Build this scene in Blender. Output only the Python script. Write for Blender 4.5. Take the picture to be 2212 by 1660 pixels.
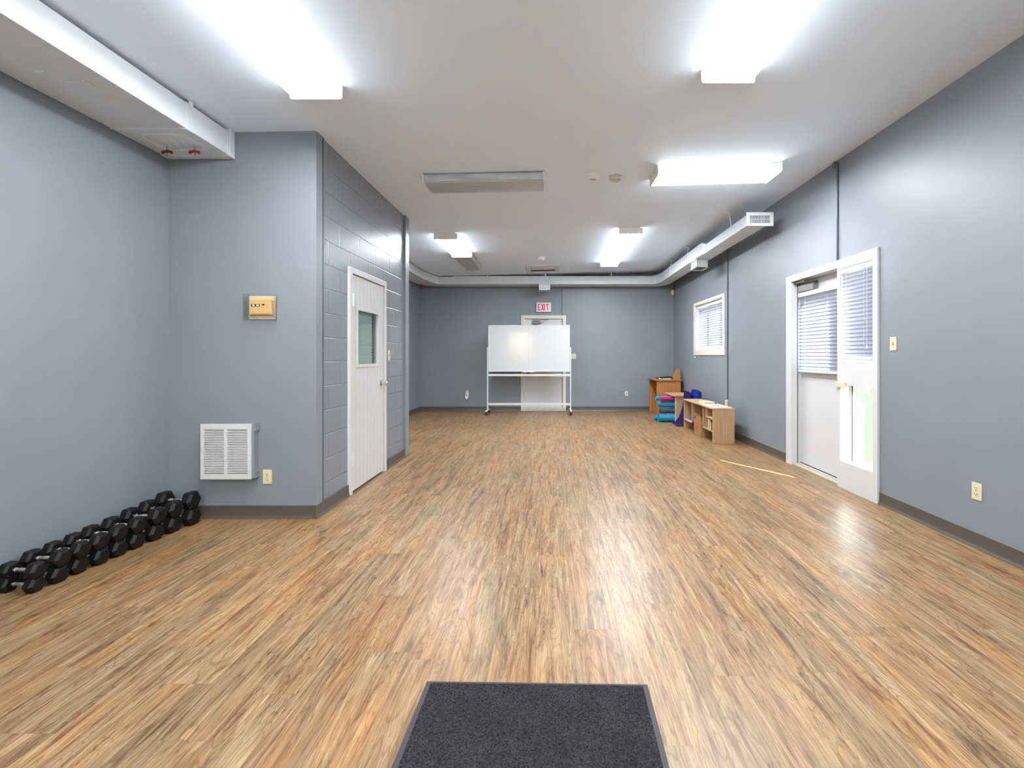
import bpy, bmesh, math, random
from mathutils import Vector, Matrix
random.seed(4)
S = bpy.context.scene
for o in list(bpy.data.objects): bpy.data.objects.remove(o)
COL = S.collection
PI = math.pi

# ------------------------------------------------------------ camera
cd = bpy.data.cameras.new('camera'); cam = bpy.data.objects.new('camera', cd); COL.objects.link(cam)
cam.location = (0, 0, 1.30); cam.rotation_euler = (PI/2, 0, 0)
cd.sensor_width = 36; cd.lens = 970/2212*36
cd.shift_x = -(1190-1106)/2212; cd.shift_y = -(830-768)/2212
cd.clip_start = 0.02; cd.clip_end = 300
S.camera = cam
# ------------------------------------------------------------ world, sun, exposure
w = bpy.data.worlds.new('sky_world'); S.world = w; w.use_nodes = True
nt = w.node_tree; nt.nodes.clear()
sky = nt.nodes.new('ShaderNodeTexSky'); sky.sky_type = 'NISHITA'; sky.sun_disc = False
sky.sun_elevation = math.radians(30); sky.sun_rotation = math.radians(147); sky.air_density = 1.0; sky.dust_density = 2.0
bg = nt.nodes.new('ShaderNodeBackground'); bg.inputs[1].default_value = .38
wo = nt.nodes.new('ShaderNodeOutputWorld')
nt.links.new(sky.outputs[0], bg.inputs[0]); nt.links.new(bg.outputs[0], wo.inputs[0])
sd = bpy.data.lights.new('sun', 'SUN'); sun = bpy.data.objects.new('sun', sd); COL.objects.link(sun)
sd.energy = 19; sd.angle = math.radians(0.6); sd.color = (1, .98, .97)
sdir = Vector((-.54*.866, .84*.866, -.5))
sun.rotation_euler = sdir.to_track_quat('-Z', 'Y').to_euler(); sun.location = (6, -8, 6)
LAMP = 22.0                                   # emission of the lit fluorescent lenses
S.view_settings.view_transform = 'Standard'; S.view_settings.look = 'None'
S.view_settings.gamma = 1; S.view_settings.use_curve_mapping = False
S.view_settings.exposure = 1.78

# ------------------------------------------------------------ materials
def srgb(r, g, b):
    f = lambda c: (c/255/12.92) if c/255 <= .04045 else ((c/255+.055)/1.055)**2.4
    return (f(r), f(g), f(b), 1)
MATS = {}
def mat(name, rgb, rough=.5, metal=0, noise=0, nscale=20, bump=0, bscale=200, spec=.5, trans=0, coat=0):
    if name in MATS: return MATS[name]
    m = bpy.data.materials.new(name); m.use_nodes = True
    t = m.node_tree; b = t.nodes['Principled BSDF']
    c = srgb(*rgb)
    b.inputs['Base Color'].default_value = c; b.inputs['Roughness'].default_value = rough
    b.inputs['Metallic'].default_value = metal; b.inputs['Specular IOR Level'].default_value = spec
    b.inputs['Transmission Weight'].default_value = trans; b.inputs['Coat Weight'].default_value = coat
    tc = t.nodes.new('ShaderNodeTexCoord')
    if noise:
        n = t.nodes.new('ShaderNodeTexNoise'); n.inputs['Scale'].default_value = nscale; n.inputs['Detail'].default_value = 4
        r = t.nodes.new('ShaderNodeValToRGB')
        r.color_ramp.elements[0].position = .3; r.color_ramp.elements[1].position = .7
        r.color_ramp.elements[0].color = tuple(x*(1-noise) for x in c[:3])+(1,)
        r.color_ramp.elements[1].color = tuple(min(1, x*(1+noise)) for x in c[:3])+(1,)
        t.links.new(tc.outputs['Object'], n.inputs['Vector']); t.links.new(n.outputs['Fac'], r.inputs[0]); t.links.new(r.outputs[0], b.inputs['Base Color'])
    if bump:
        n2 = t.nodes.new('ShaderNodeTexNoise'); n2.inputs['Scale'].default_value = bscale; n2.inputs['Detail'].default_value = 3
        bp = t.nodes.new('ShaderNodeBump'); bp.inputs['Strength'].default_value = bump; bp.inputs['Distance'].default_value = .002
        t.links.new(tc.outputs['Object'], n2.inputs['Vector']); t.links.new(n2.outputs['Fac'], bp.inputs['Height']); t.links.new(bp.outputs[0], b.inputs['Normal'])
    MATS[name] = m; return m

WALLC = (124, 129, 137)
M_wall = mat('wall_paint', WALLC, .42, noise=.035, nscale=2.2, bump=.25, bscale=260, spec=.45)
M_ceil = mat('ceiling_paint', (225, 238, 255), .75, noise=.01, nscale=3, bump=.2, bscale=120)
M_white = mat('white_gloss_paint', (200, 199, 200), .35, noise=.01, nscale=6)
M_duct = mat('painted_sheet_metal', (210, 215, 219), .42, noise=.02, nscale=9, bump=.1, bscale=30)
M_base = mat('brown_cove_vinyl', (80, 72, 63), .42, noise=.05, nscale=30)
M_black = mat('black_rubber', (7, 7, 8), .45, spec=.35, noise=.15, nscale=90, bump=.2, bscale=500)
M_chrome = mat('chrome', (205, 203, 198), .18, metal=1)
M_knurl = mat('knurled_chrome', (176, 172, 166), .25, metal=1, bump=.8, bscale=700)
M_beige = mat('ivory_plastic', (208, 197, 166), .35)
M_slot = mat('dark_slot', (30, 27, 24), .6)
M_screw = mat('screw_steel', (150, 145, 130), .35, metal=.8)
M_alu = mat('closer_aluminium', (128, 127, 125), .35, metal=.7)
M_tray = mat('frame_aluminium', (205, 208, 214), .3, metal=.3)
M_plastic = mat('white_plastic', (228, 227, 222), .4)
M_board = mat('whiteboard_enamel', (194, 195, 197), .1, spec=.5, coat=.4)
M_red = mat('sign_red', (232, 30, 62), .4)
M_sign = mat('sign_face', (226, 222, 224), .4)
M_conduit = mat('conduit_paint', (84, 90, 108), .4)
M_rednut = mat('red_wing_nut', (110, 28, 30), .45)
M_dark = mat('dark_void', (22, 22, 24), .8)
M_blackp = mat('black_plastic', (20, 20, 21), .4)
M_oak = None

def wood(name, c1, c2, axis='Z', scale=1.0, rough=.4):
    m = bpy.data.materials.new(name); m.use_nodes = True; t = m.node_tree; b = t.nodes['Principled BSDF']
    tc = t.nodes.new('ShaderNodeTexCoord'); mp = t.nodes.new('ShaderNodeMapping')
    sc = {'X': (1.5, 30, 30), 'Y': (30, 1.5, 30), 'Z': (30, 30, 1.5)}[axis]
    mp.inputs['Scale'].default_value = tuple(s*scale for s in sc)
    n = t.nodes.new('ShaderNodeTexNoise'); n.inputs['Scale'].default_value = 2; n.inputs['Detail'].default_value = 6; n.inputs['Distortion'].default_value = .4
    r = t.nodes.new('ShaderNodeValToRGB'); r.color_ramp.elements[0].position = .32; r.color_ramp.elements[1].position = .68
    r.color_ramp.elements[0].color = srgb(*c1); r.color_ramp.elements[1].color = srgb(*c2)
    b.inputs['Roughness'].default_value = rough
    t.links.new(tc.outputs['Object'], mp.inputs[0]); t.links.new(mp.outputs[0], n.inputs['Vector']); t.links.new(n.outputs['Fac'], r.inputs[0]); t.links.new(r.outputs[0], b.inputs['Base Color'])
    MATS[name] = m; return m
M_oak = wood('golden_oak_laminate', (152, 98, 48), (176, 120, 66))
M_pale = wood('pale_oak_laminate', (166, 130, 96), (184, 150, 114))
M_paleY = wood('pale_oak_laminate_top', (172, 138, 102), (190, 156, 120), 'Y')
M_card = mat('cardboard', (152, 114, 72), .8, noise=.05, nscale=40)
M_cream = mat('cream_paper', (222, 208, 172), .7)
M_paper = mat('white_paper', (216, 214, 214), .6, noise=.06, nscale=14)
M_teal = mat('teal_foam', (52, 172, 214), .6, bump=.3, bscale=300)
M_slate = mat('slate_blue_foam', (74, 108, 136), .6, bump=.3, bscale=300)
M_pink = mat('pink_foam', (214, 30, 126), .6, bump=.3, bscale=300)
M_blue = mat('royal_blue_foam', (24, 66, 168), .6, bump=.3, bscale=300)
M_purple = mat('purple_foam', (44, 26, 104), .6, bump=.3, bscale=300)
M_orange = mat('orange_print', (206, 84, 34), .7)
M_tan = mat('tan_thermostat', (206, 166, 110), .45)

def glass(name, rgb=(235, 242, 240), rough=0.0, ior=1.45):
    m = bpy.data.materials.new(name); m.use_nodes = True; t = m.node_tree; t.nodes.clear()
    tr = t.nodes.new('ShaderNodeBsdfTransparent'); tr.inputs[0].default_value = srgb(*rgb)
    gl = t.nodes.new('ShaderNodeBsdfGlossy'); gl.inputs['Roughness'].default_value = rough
    fr = t.nodes.new('ShaderNodeFresnel'); fr.inputs[0].default_value = ior
    mx = t.nodes.new('ShaderNodeMixShader'); o = t.nodes.new('ShaderNodeOutputMaterial')
    ge = t.nodes.new('ShaderNodeNewGeometry'); iv = t.nodes.new('ShaderNodeMath'); iv.operation = 'SUBTRACT'; iv.inputs[0].default_value = 1
    ml = t.nodes.new('ShaderNodeMath'); ml.operation = 'MULTIPLY'; t.links.new(ge.outputs['Backfacing'], iv.inputs[1]); t.links.new(iv.outputs[0], ml.inputs[0]); t.links.new(fr.outputs[0], ml.inputs[1])
    t.links.new(ml.outputs[0], mx.inputs[0]); t.links.new(tr.outputs[0], mx.inputs[1]); t.links.new(gl.outputs[0], mx.inputs[2]); t.links.new(mx.outputs[0], o.inputs[0])
    MATS[name] = m; return m
M_glass = glass('window_glass'); M_clear = glass('clear_plastic', (250, 251, 250), .05, 1.18)

def translucent(name, rgb, tw=.5):
    m = bpy.data.materials.new(name); m.use_nodes = True; t = m.node_tree; t.nodes.clear()
    a = t.nodes.new('ShaderNodeBsdfDiffuse'); a.inputs[0].default_value = srgb(*rgb)
    b = t.nodes.new('ShaderNodeBsdfTranslucent'); b.inputs[0].default_value = srgb(*rgb)
    mx = t.nodes.new('ShaderNodeMixShader'); mx.inputs[0].default_value = tw; o = t.nodes.new('ShaderNodeOutputMaterial')
    t.links.new(a.outputs[0], mx.inputs[1]); t.links.new(b.outputs[0], mx.inputs[2]); t.links.new(mx.outputs[0], o.inputs[0])
    MATS[name] = m; return m
M_slat = translucent('white_vinyl_slat', (196, 196, 208), .02)
M_slatg = translucent('green_grey_slat', (236, 246, 246), .1)

def lens_mat(name, lit):
    # ribbed acrylic wrap lens; when lit, the two tubes inside make it glow in two bands
    m = bpy.data.materials.new(name); m.use_nodes = True; t = m.node_tree; b = t.nodes['Principled BSDF']
    tc = t.nodes.new('ShaderNodeTexCoord'); sx = t.nodes.new('ShaderNodeSeparateXYZ'); t.links.new(tc.outputs['Object'], sx.inputs[0])
    wv = t.nodes.new('ShaderNodeMath'); wv.operation = 'SINE'; mu = t.nodes.new('ShaderNodeMath'); mu.operation = 'MULTIPLY'; mu.inputs[1].default_value = 900
    t.links.new(sx.outputs['X'], mu.inputs[0]); t.links.new(mu.outputs[0], wv.inputs[0])
    bp = t.nodes.new('ShaderNodeBump'); bp.inputs['Strength'].default_value = .3; bp.inputs['Distance'].default_value = .001
    t.links.new(wv.outputs[0], bp.inputs['Height']); t.links.new(bp.outputs[0], b.inputs['Normal'])
    if lit:
        b.inputs['Base Color'].default_value = (.85, .85, .85, 1)
        ab = t.nodes.new('ShaderNodeMath'); ab.operation = 'ABSOLUTE'; t.links.new(sx.outputs['Y'], ab.inputs[0])
        rp = t.nodes.new('ShaderNodeMapRange'); rp.inputs['From Min'].default_value = 0; rp.inputs['From Max'].default_value = .05
        rp.inputs['To Min'].default_value = LAMP*.6; rp.inputs['To Max'].default_value = LAMP
        t.links.new(ab.outputs[0], rp.inputs['Value'])
        sn = t.nodes.new('ShaderNodeSeparateXYZ'); t.links.new(tc.outputs['Normal'], sn.inputs[0])      # prismatic lens throws most light downwards
        r3 = t.nodes.new('ShaderNodeMapRange'); r3.inputs['From Min'].default_value = -.95; r3.inputs['From Max'].default_value = -.45
        r3.inputs['To Min'].default_value = 1; r3.inputs['To Max'].default_value = .12; t.links.new(sn.outputs['Z'], r3.inputs['Value'])
        mm = t.nodes.new('ShaderNodeMath'); mm.operation = 'MULTIPLY'; t.links.new(rp.outputs[0], mm.inputs[0]); t.links.new(r3.outputs[0], mm.inputs[1])
        t.links.new(mm.outputs[0], b.inputs['Emission Strength'])
        b.inputs['Emission Color'].default_value = (.91, .965, 1, 1)
    else:
        n = t.nodes.new('ShaderNodeTexNoise'); n.inputs['Scale'].default_value = 3; mp = t.nodes.new('ShaderNodeMapping'); mp.inputs['Scale'].default_value = (1, 30, 1)
        r = t.nodes.new('ShaderNodeValToRGB'); r.color_ramp.elements[0].position = .35; r.color_ramp.elements[1].position = .65
        r.color_ramp.elements[0].color = srgb(166, 170, 174); r.color_ramp.elements[1].color = srgb(192, 196, 200)
        t.links.new(tc.outputs['Object'], mp.inputs[0]); t.links.new(mp.outputs[0], n.inputs['Vector']); t.links.new(n.outputs['Fac'], r.inputs[0]); t.links.new(r.outputs[0], b.inputs['Base Color'])
        b.inputs['Roughness'].default_value = .25
    return m
M_lit = lens_mat('lit_acrylic_lens', True); M_unlit = lens_mat('unlit_acrylic_lens', False)

def block_mat():
    m = bpy.data.materials.new('painted_concrete_block'); m.use_nodes = True; t = m.node_tree; b = t.nodes['Principled BSDF']
    b.inputs['Base Color'].default_value = srgb(*WALLC); b.inputs['Roughness'].default_value = .32
    tc = t.nodes.new('ShaderNodeTexCoord'); sx = t.nodes.new('ShaderNodeSeparateXYZ'); cx = t.nodes.new('ShaderNodeCombineXYZ')
    t.links.new(tc.outputs['Object'], sx.inputs[0])
    a1 = t.nodes.new('ShaderNodeMath'); a1.operation = 'SUBTRACT'; a1.inputs[1].default_value = 3.81 - .4064*20 + .2032
    a2 = t.nodes.new('ShaderNodeMath'); a2.operation = 'SUBTRACT'; a2.inputs[1].default_value = .034 - .2032*2
    t.links.new(sx.outputs['Y'], a1.inputs[0]); t.links.new(sx.outputs['Z'], a2.inputs[0])
    t.links.new(a1.outputs[0], cx.inputs[0]); t.links.new(a2.outputs[0], cx.inputs[1])
    br = t.nodes.new('ShaderNodeTexBrick'); br.offset = .5; br.inputs['Scale'].default_value = 1
    br.inputs['Brick Width'].default_value = .4064; br.inputs['Row Height'].default_value = .2032
    br.inputs['Mortar Size'].default_value = .007; br.inputs['Mortar Smooth'].default_value = .6
    br.inputs['Color1'].default_value = (1, 1, 1, 1); br.inputs['Color2'].default_value = (.93, .93, .93, 1); br.inputs['Mortar'].default_value = (0, 0, 0, 1)
    nd = t.nodes.new('ShaderNodeTexNoise'); nd.inputs['Scale'].default_value = 12
    va = t.nodes.new('ShaderNodeVectorMath'); va.operation = 'MULTIPLY_ADD'; va.inputs[1].default_value = (.012, .012, 0)
    t.links.new(tc.outputs['Object'], nd.inputs['Vector']); t.links.new(nd.outputs['Color'], va.inputs[0]); t.links.new(cx.outputs[0], va.inputs[2])
    t.links.new(va.outputs[0], br.inputs['Vector'])
    n = t.nodes.new('ShaderNodeTexNoise'); n.inputs['Scale'].default_value = 70; n.inputs['Detail'].default_value = 5
    t.links.new(tc.outputs['Object'], n.inputs['Vector'])
    ad = t.nodes.new('ShaderNodeMath'); ad.operation = 'MULTIPLY_ADD'; ad.inputs[1].default_value = .28
    t.links.new(n.outputs['Fac'], ad.inputs[0]); t.links.new(br.outputs['Color'], ad.inputs[2])
    bp = t.nodes.new('ShaderNodeBump'); bp.inputs['Strength'].default_value = .8; bp.inputs['Distance'].default_value = .008
    t.links.new(ad.outputs[0], bp.inputs['Height']); t.links.new(bp.outputs[0], b.inputs['Normal'])
    return m
M_block = block_mat()

def floor_mat():
    m = bpy.data.materials.new('vinyl_plank_floor'); m.use_nodes = True; t = m.node_tree; b = t.nodes['Principled BSDF']; N = t.nodes; L = t.links
    def math_(op, a=None, bb=None, c=None):
        n = N.new('ShaderNodeMath'); n.operation = op
        for i, v in enumerate((a, bb, c)):
            if v is None: continue
            if isinstance(v, (int, float)): n.inputs[i].default_value = v
            else: L.new(v, n.inputs[i])
        return n.outputs[0]
    tc = N.new('ShaderNodeTexCoord'); s = N.new('ShaderNodeSeparateXYZ'); L.new(tc.outputs['Object'], s.inputs[0])
    X, Y = s.outputs['X'], s.outputs['Y']
    PW, PL = .181, 1.22
    u = math_('DIVIDE', math_('ADD', X, 10.03), PW); col = math_('FLOOR', u); fu = math_('FRACT', u)
    wn = N.new('ShaderNodeTexWhiteNoise'); wn.noise_dimensions = '1D'; L.new(col, wn.inputs['W'])
    v = math_('ADD', math_('DIVIDE', math_('ADD', Y, 10), PL), wn.outputs['Value']); row = math_('FLOOR', v); fv = math_('FRACT', v)
    cc = N.new('ShaderNodeCombineXYZ'); L.new(col, cc.inputs[0]); L.new(row, cc.inputs[1])
    w2 = N.new('ShaderNodeTexWhiteNoise'); w2.noise_dimensions = '2D'; L.new(cc.outputs[0], w2.inputs['Vector'])
    rnd = w2.outputs['Value']
    # per plank shifted coordinates so that the grain breaks at joints
    gx = math_('ADD', X, math_('MULTIPLY', rnd, 7.0)); gy = math_('ADD', Y, math_('MULTIPLY', rnd, 31.0))
    def grain(sx, sy, scale, detail, dist, rough=.6):
        c = N.new('ShaderNodeCombineXYZ'); L.new(math_('MULTIPLY', gx, sx), c.inputs[0]); L.new(math_('MULTIPLY', gy, sy), c.inputs[1])
        n = N.new('ShaderNodeTexNoise'); n.inputs['Scale'].default_value = scale; n.inputs['Detail'].default_value = detail
        n.inputs['Distortion'].default_value = dist; n.inputs['Roughness'].default_value = rough
        L.new(c.outputs[0], n.inputs['Vector']); return n.outputs['Fac']
    g1 = grain(20, 1.3, 1.2, 6, .9, .68)        # broad streaks
    g2 = grain(70, 4.0, 1.5, 6, .6)         # fine fibres
    g3 = grain(13, 1.5, 1.5, 5, 1.2)        # dark cracks
    g4 = grain(5, 1.0, 1.0, 2, .3)          # hue patches
    def ramp(fac, stops):
        r = N.new('ShaderNodeValToRGB'); e = r.color_ramp.elements
        while len(e) < len(stops): e.new(.5)
        for k, (p, c) in enumerate(stops): e[k].position = p; e[k].color = c if len(c) == 4 else srgb(*c)
        L.new(fac, r.inputs[0]); return r.outputs[0]
    base = ramp(g1, [(.28, (118, 92, 62)), (.41, (168, 136, 98)), (.54, (198, 167, 126)), (.72, (216, 190, 152))])
    hue = ramp(g4, [(.36, (255, 226, 184)), (.5, (252, 240, 226)), (.64, (234, 230, 220))])
    mx = N.new('ShaderNodeMix'); mx.data_type = 'RGBA'; mx.blend_type = 'MULTIPLY'; mx.inputs[0].default_value = 1
    L.new(base, mx.inputs[6]); L.new(hue, mx.inputs[7])
    fib = ramp(g2, [(.3, (196, 190, 184)), (.6, (255, 255, 255))])
    m2 = N.new('ShaderNodeMix'); m2.data_type = 'RGBA'; m2.blend_type = 'MULTIPLY'; m2.inputs[0].default_value = 1
    L.new(mx.outputs[2], m2.inputs[6]); L.new(fib, m2.inputs[7])
    # grey-brown smudges and arching growth rings
    g6 = grain(13, 2.6, 1.1, 5, .8, .7); sm_ = ramp(g6, [(.54, (1, 1, 1, 1)), (.72, srgb(166, 150, 128))])
    m5 = N.new('ShaderNodeMix'); m5.data_type = 'RGBA'; m5.blend_type = 'MULTIPLY'; m5.inputs[0].default_value = 1
    L.new(m2.outputs[2], m5.inputs[6]); L.new(sm_, m5.inputs[7])
    g7 = grain(7, .9, 1.0, 2, .5); rg = math_('SINE', math_('MULTIPLY', g7, 150)); rgc = ramp(rg, [(.55, (1, 1, 1, 1)), (1.0, srgb(226, 212, 192))])
    m6 = N.new('ShaderNodeMix'); m6.data_type = 'RGBA'; m6.blend_type = 'MULTIPLY'; m6.inputs[0].default_value = 1
    L.new(m5.outputs[2], m6.inputs[6]); L.new(rgc, m6.inputs[7]); m2 = m6
    d = math_('ABSOLUTE', math_('SUBTRACT', g3, .5))
    g5 = grain(7, 1.6, 1.3, 2, .2)
    line = ramp(d, [(0, (1, 1, 1, 1)), (.013, (0, 0, 0, 1))])
    where = ramp(g5, [(.54, (0, 0, 0, 1)), (.64, (1, 1, 1, 1))])
    crack = math_('MULTIPLY', math_('MULTIPLY', line, where), .75)
    m3 = N.new('ShaderNodeMix'); m3.data_type = 'RGBA'; L.new(crack, m3.inputs[0]); L.new(m2.outputs[2], m3.inputs[6]); m3.inputs[7].default_value = srgb(74, 52, 34)
    tone = math_('MULTIPLY_ADD', rnd, .10, .585)
    hs = N.new('ShaderNodeHueSaturation'); L.new(tone, hs.inputs['Value']); L.new(m3.outputs[2], hs.inputs['Color']); hs.inputs['Saturation'].default_value = .96
    # joints
    ju = math_('LESS_THAN', math_('MINIMUM', fu, math_('SUBTRACT', 1, fu)), .0055)
    jv = math_('LESS_THAN', math_('MINIMUM', fv, math_('SUBTRACT', 1, fv)), .0011)
    j = math_('MULTIPLY', math_('MAXIMUM', ju, jv), .5)
    m4 = N.new('ShaderNodeMix'); m4.data_type = 'RGBA'; L.new(j, m4.inputs[0]); L.new(hs.outputs[0], m4.inputs[6]); m4.inputs[7].default_value = srgb(110, 82, 58)
    L.new(m4.outputs[2], b.inputs['Base Color'])
    rr = N.new('ShaderNodeMapRange'); L.new(g2, rr.inputs['Value']); rr.inputs['To Min'].default_value = .30; rr.inputs['To Max'].default_value = .44
    L.new(rr.outputs[0], b.inputs['Roughness']); b.inputs['Specular IOR Level'].default_value = .5
    bp = N.new('ShaderNodeBump'); bp.inputs['Strength'].default_value = .2; bp.inputs['Distance'].default_value = .001
    L.new(g2, bp.inputs['Height']); L.new(bp.outputs[0], b.inputs['Normal'])
    return m
M_floor = floor_mat()

def mat_mat():
    m = bpy.data.materials.new('charcoal_carpet_pile'); m.use_nodes = True; t = m.node_tree; b = t.nodes['Principled BSDF']; N = t.nodes; L = t.links
    tc = N.new('ShaderNodeTexCoord')
    n = N.new('ShaderNodeTexNoise'); n.inputs['Scale'].default_value = 160; n.inputs['Detail'].default_value = 3; L.new(tc.outputs['Object'], n.inputs['Vector'])
    n2 = N.new('ShaderNodeTexNoise'); n2.inputs['Scale'].default_value = 8; n2.inputs['Detail'].default_value = 3; L.new(tc.outputs['Object'], n2.inputs['Vector'])
    r = N.new('ShaderNodeValToRGB'); r.color_ramp.elements[0].position = .3; r.color_ramp.elements[1].position = .75
    r.color_ramp.elements[0].color = srgb(22, 21, 22); r.color_ramp.elements[1].color = srgb(66, 65, 67)
    L.new(n.outputs['Fac'], r.inputs[0])
    r2 = N.new('ShaderNodeValToRGB'); r2.color_ramp.elements[0].position = .35; r2.color_ramp.elements[1].position = .7
    r2.color_ramp.elements[0].color = (.75, .75, .75, 1); r2.color_ramp.elements[1].color = (1, 1, 1, 1); L.new(n2.outputs['Fac'], r2.inputs[0])
    mx = N.new('ShaderNodeMix'); mx.data_type = 'RGBA'; mx.blend_type = 'MULTIPLY'; mx.inputs[0].default_value = 1; L.new(r.outputs[0], mx.inputs[6]); L.new(r2.outputs[0], mx.inputs[7])
    L.new(mx.outputs[2], b.inputs['Base Color']); b.inputs['Roughness'].default_value = .95; b.inputs['Specular IOR Level'].default_value = .1
    bp = N.new('ShaderNodeBump'); bp.inputs['Strength'].default_value = .8; bp.inputs['Distance'].default_value = .003; L.new(n.outputs['Fac'], bp.inputs['Height']); L.new(bp.outputs[0], b.inputs['Normal'])
    return m
M_pile = mat_mat()
M_rub = mat('mat_rubber_edge', (52, 46, 52), .6)
M_grass = mat('lawn_grass', (66, 74, 50), .9, noise=.35, nscale=25, bump=1, bscale=60)
M_sunblock = mat('sun_blocker_stucco', (206, 200, 190), .8)

# ------------------------------------------------------------ mesh helpers
class MB:
    def __init__(s, off=(0, 0, 0)): s.bm = bmesh.new(); s.off = Vector(off)
    def box(s, x0, y0, z0, x1, y1, z1):
        v = [s.bm.verts.new(Vector(p)-s.off) for p in ((x0,y0,z0),(x1,y0,z0),(x1,y1,z0),(x0,y1,z0),(x0,y0,z1),(x1,y0,z1),(x1,y1,z1),(x0,y1,z1))]
        for f in ((0,3,2,1),(4,5,6,7),(0,1,5,4),(1,2,6,5),(2,3,7,6),(3,0,4,7)): s.bm.faces.new([v[i] for i in f])
        return s
    def hexa(s, bot, top):
        v = [s.bm.verts.new(Vector(p)-s.off) for p in list(bot)+list(top)]
        for f in ((0,3,2,1),(4,5,6,7),(0,1,5,4),(1,2,6,5),(2,3,7,6),(3,0,4,7)): s.bm.faces.new([v[i] for i in f])
        return s
    def rbox(s, x0, y0, z0, x1, y1, z1, r=.002, seg=2):
        n0 = len(s.bm.verts); s.bm.verts.ensure_lookup_table(); s.box(x0,y0,z0,x1,y1,z1); s.bm.verts.ensure_lookup_table()
        vs = set(s.bm.verts[n0:]); es = [e for e in s.bm.edges if e.verts[0] in vs and e.verts[1] in vs]
        bmesh.ops.bevel(s.bm, geom=es, offset=r, segments=seg, affect='EDGES', profile=.5); return s
    def prism(s, pts, axis, a, b):
        # pts: 2-D outline; axis: extrusion axis; the outline fills the two other axes in x,y,z order
        def P(p, t):
            return {'x': (t, p[0], p[1]), 'y': (p[0], t, p[1]), 'z': (p[0], p[1], t)}[axis]
        A = [s.bm.verts.new(Vector(P(p, a))-s.off) for p in pts]; B = [s.bm.verts.new(Vector(P(p, b))-s.off) for p in pts]
        n = len(pts)
        s.bm.faces.new(A); s.bm.faces.new(B[::-1])
        for i in range(n): s.bm.faces.new((A[i], B[i], B[(i+1) % n], A[(i+1) % n]))
        return s
    def tube(s, p0, p1, r, seg=16, r1=None):
        p0, p1 = Vector(p0)-s.off, Vector(p1)-s.off; d = (p1-p0).normalized()
        a = d.orthogonal().normalized(); b = d.cross(a); r1 = r if r1 is None else r1
        A = [s.bm.verts.new(p0+r*(a*math.cos(t)+b*math.sin(t))) for t in [2*PI*k/seg for k in range(seg)]]
        B = [s.bm.verts.new(p1+r1*(a*math.cos(t)+b*math.sin(t))) for t in [2*PI*k/seg for k in range(seg)]]
        s.bm.faces.new(A[::-1]); s.bm.faces.new(B)
        for i in range(seg): s.bm.faces.new((A[i], A[(i+1) % seg], B[(i+1) % seg], B[i]))
        return s
    def lathe(s, p0, d, prof, seg=24):
        # prof: (distance along d, radius)
        p0 = Vector(p0)-s.off; d = Vector(d).normalized(); a = d.orthogonal().normalized(); b = d.cross(a); R = []
        for (h, r) in prof:
            R.append([s.bm.verts.new(p0+d*h+max(r, 1e-4)*(a*math.cos(2*PI*k/seg)+b*math.sin(2*PI*k/seg))) for k in range(seg)])
        for i in range(len(R)-1):
            for k in range(seg): s.bm.faces.new((R[i][k], R[i][(k+1) % seg], R[i+1][(k+1) % seg], R[i+1][k]))
        s.bm.faces.new(R[0][::-1]); s.bm.faces.new(R[-1]); return s
    def path(s, pts, r, seg=8):
        for a, b in zip(pts[:-1], pts[1:]): s.tube(a, b, r, seg)
        return s
    def sheet(s, rows, th, nrm=None):
        # rows: grid of points; gives it thickness th
        g = [[s.bm.verts.new(Vector(p)-s.off) for p in r] for r in rows]; fs = []
        for i in range(len(g)-1):
            for k in range(len(g[0])-1): fs.append(s.bm.faces.new((g[i][k], g[i][k+1], g[i+1][k+1], g[i+1][k])))
        bmesh.ops.solidify(s.bm, geom=fs, thickness=th); return s
    def build(s, name, m, parent=None, smooth=False, bevel=0):
        bmesh.ops.recalc_face_normals(s.bm, faces=s.bm.faces)
        me = bpy.data.meshes.new(name); s.bm.to_mesh(me); s.bm.free(); me.materials.append(m)
        o = bpy.data.objects.new(name, me); COL.objects.link(o)
        if parent is not None: o.parent = parent
        else: o.location = s.off
        if smooth:
            for p in me.polygons: p.use_smooth = True
            try: me.set_sharp_from_angle(angle=math.radians(35))
            except Exception: pass
        if bevel:
            md = o.modifiers.new('edge_bevel', 'BEVEL'); md.width = bevel; md.segments = 2; md.limit_method = 'ANGLE'; md.angle_limit = math.radians(40)
        return o
def struct(o, **k):
    o['kind'] = 'structure'
    for a, b in k.items(): o[a] = b
    return o
def tag(o, label, cat, group=None):
    o['label'] = label; o['category'] = cat
    if group: o['group'] = group
    return o
def thing(name, label, cat, loc=(0, 0, 0), rot=(0, 0, 0), group=None):
    o = bpy.data.objects.new(name, None); COL.objects.link(o); o.location = loc; o.rotation_euler = rot; o.empty_display_size = .1
    return tag(o, label, cat, group)
def sroot(name, loc=(0, 0, 0)):
    o = bpy.data.objects.new(name, None); COL.objects.link(o); o.location = loc; return struct(o)
def copy_tree(o, parent=None):
    c = o.copy(); COL.objects.link(c); c.parent = parent
    for ch in list(o.children): copy_tree(ch, c)
    return c

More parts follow.
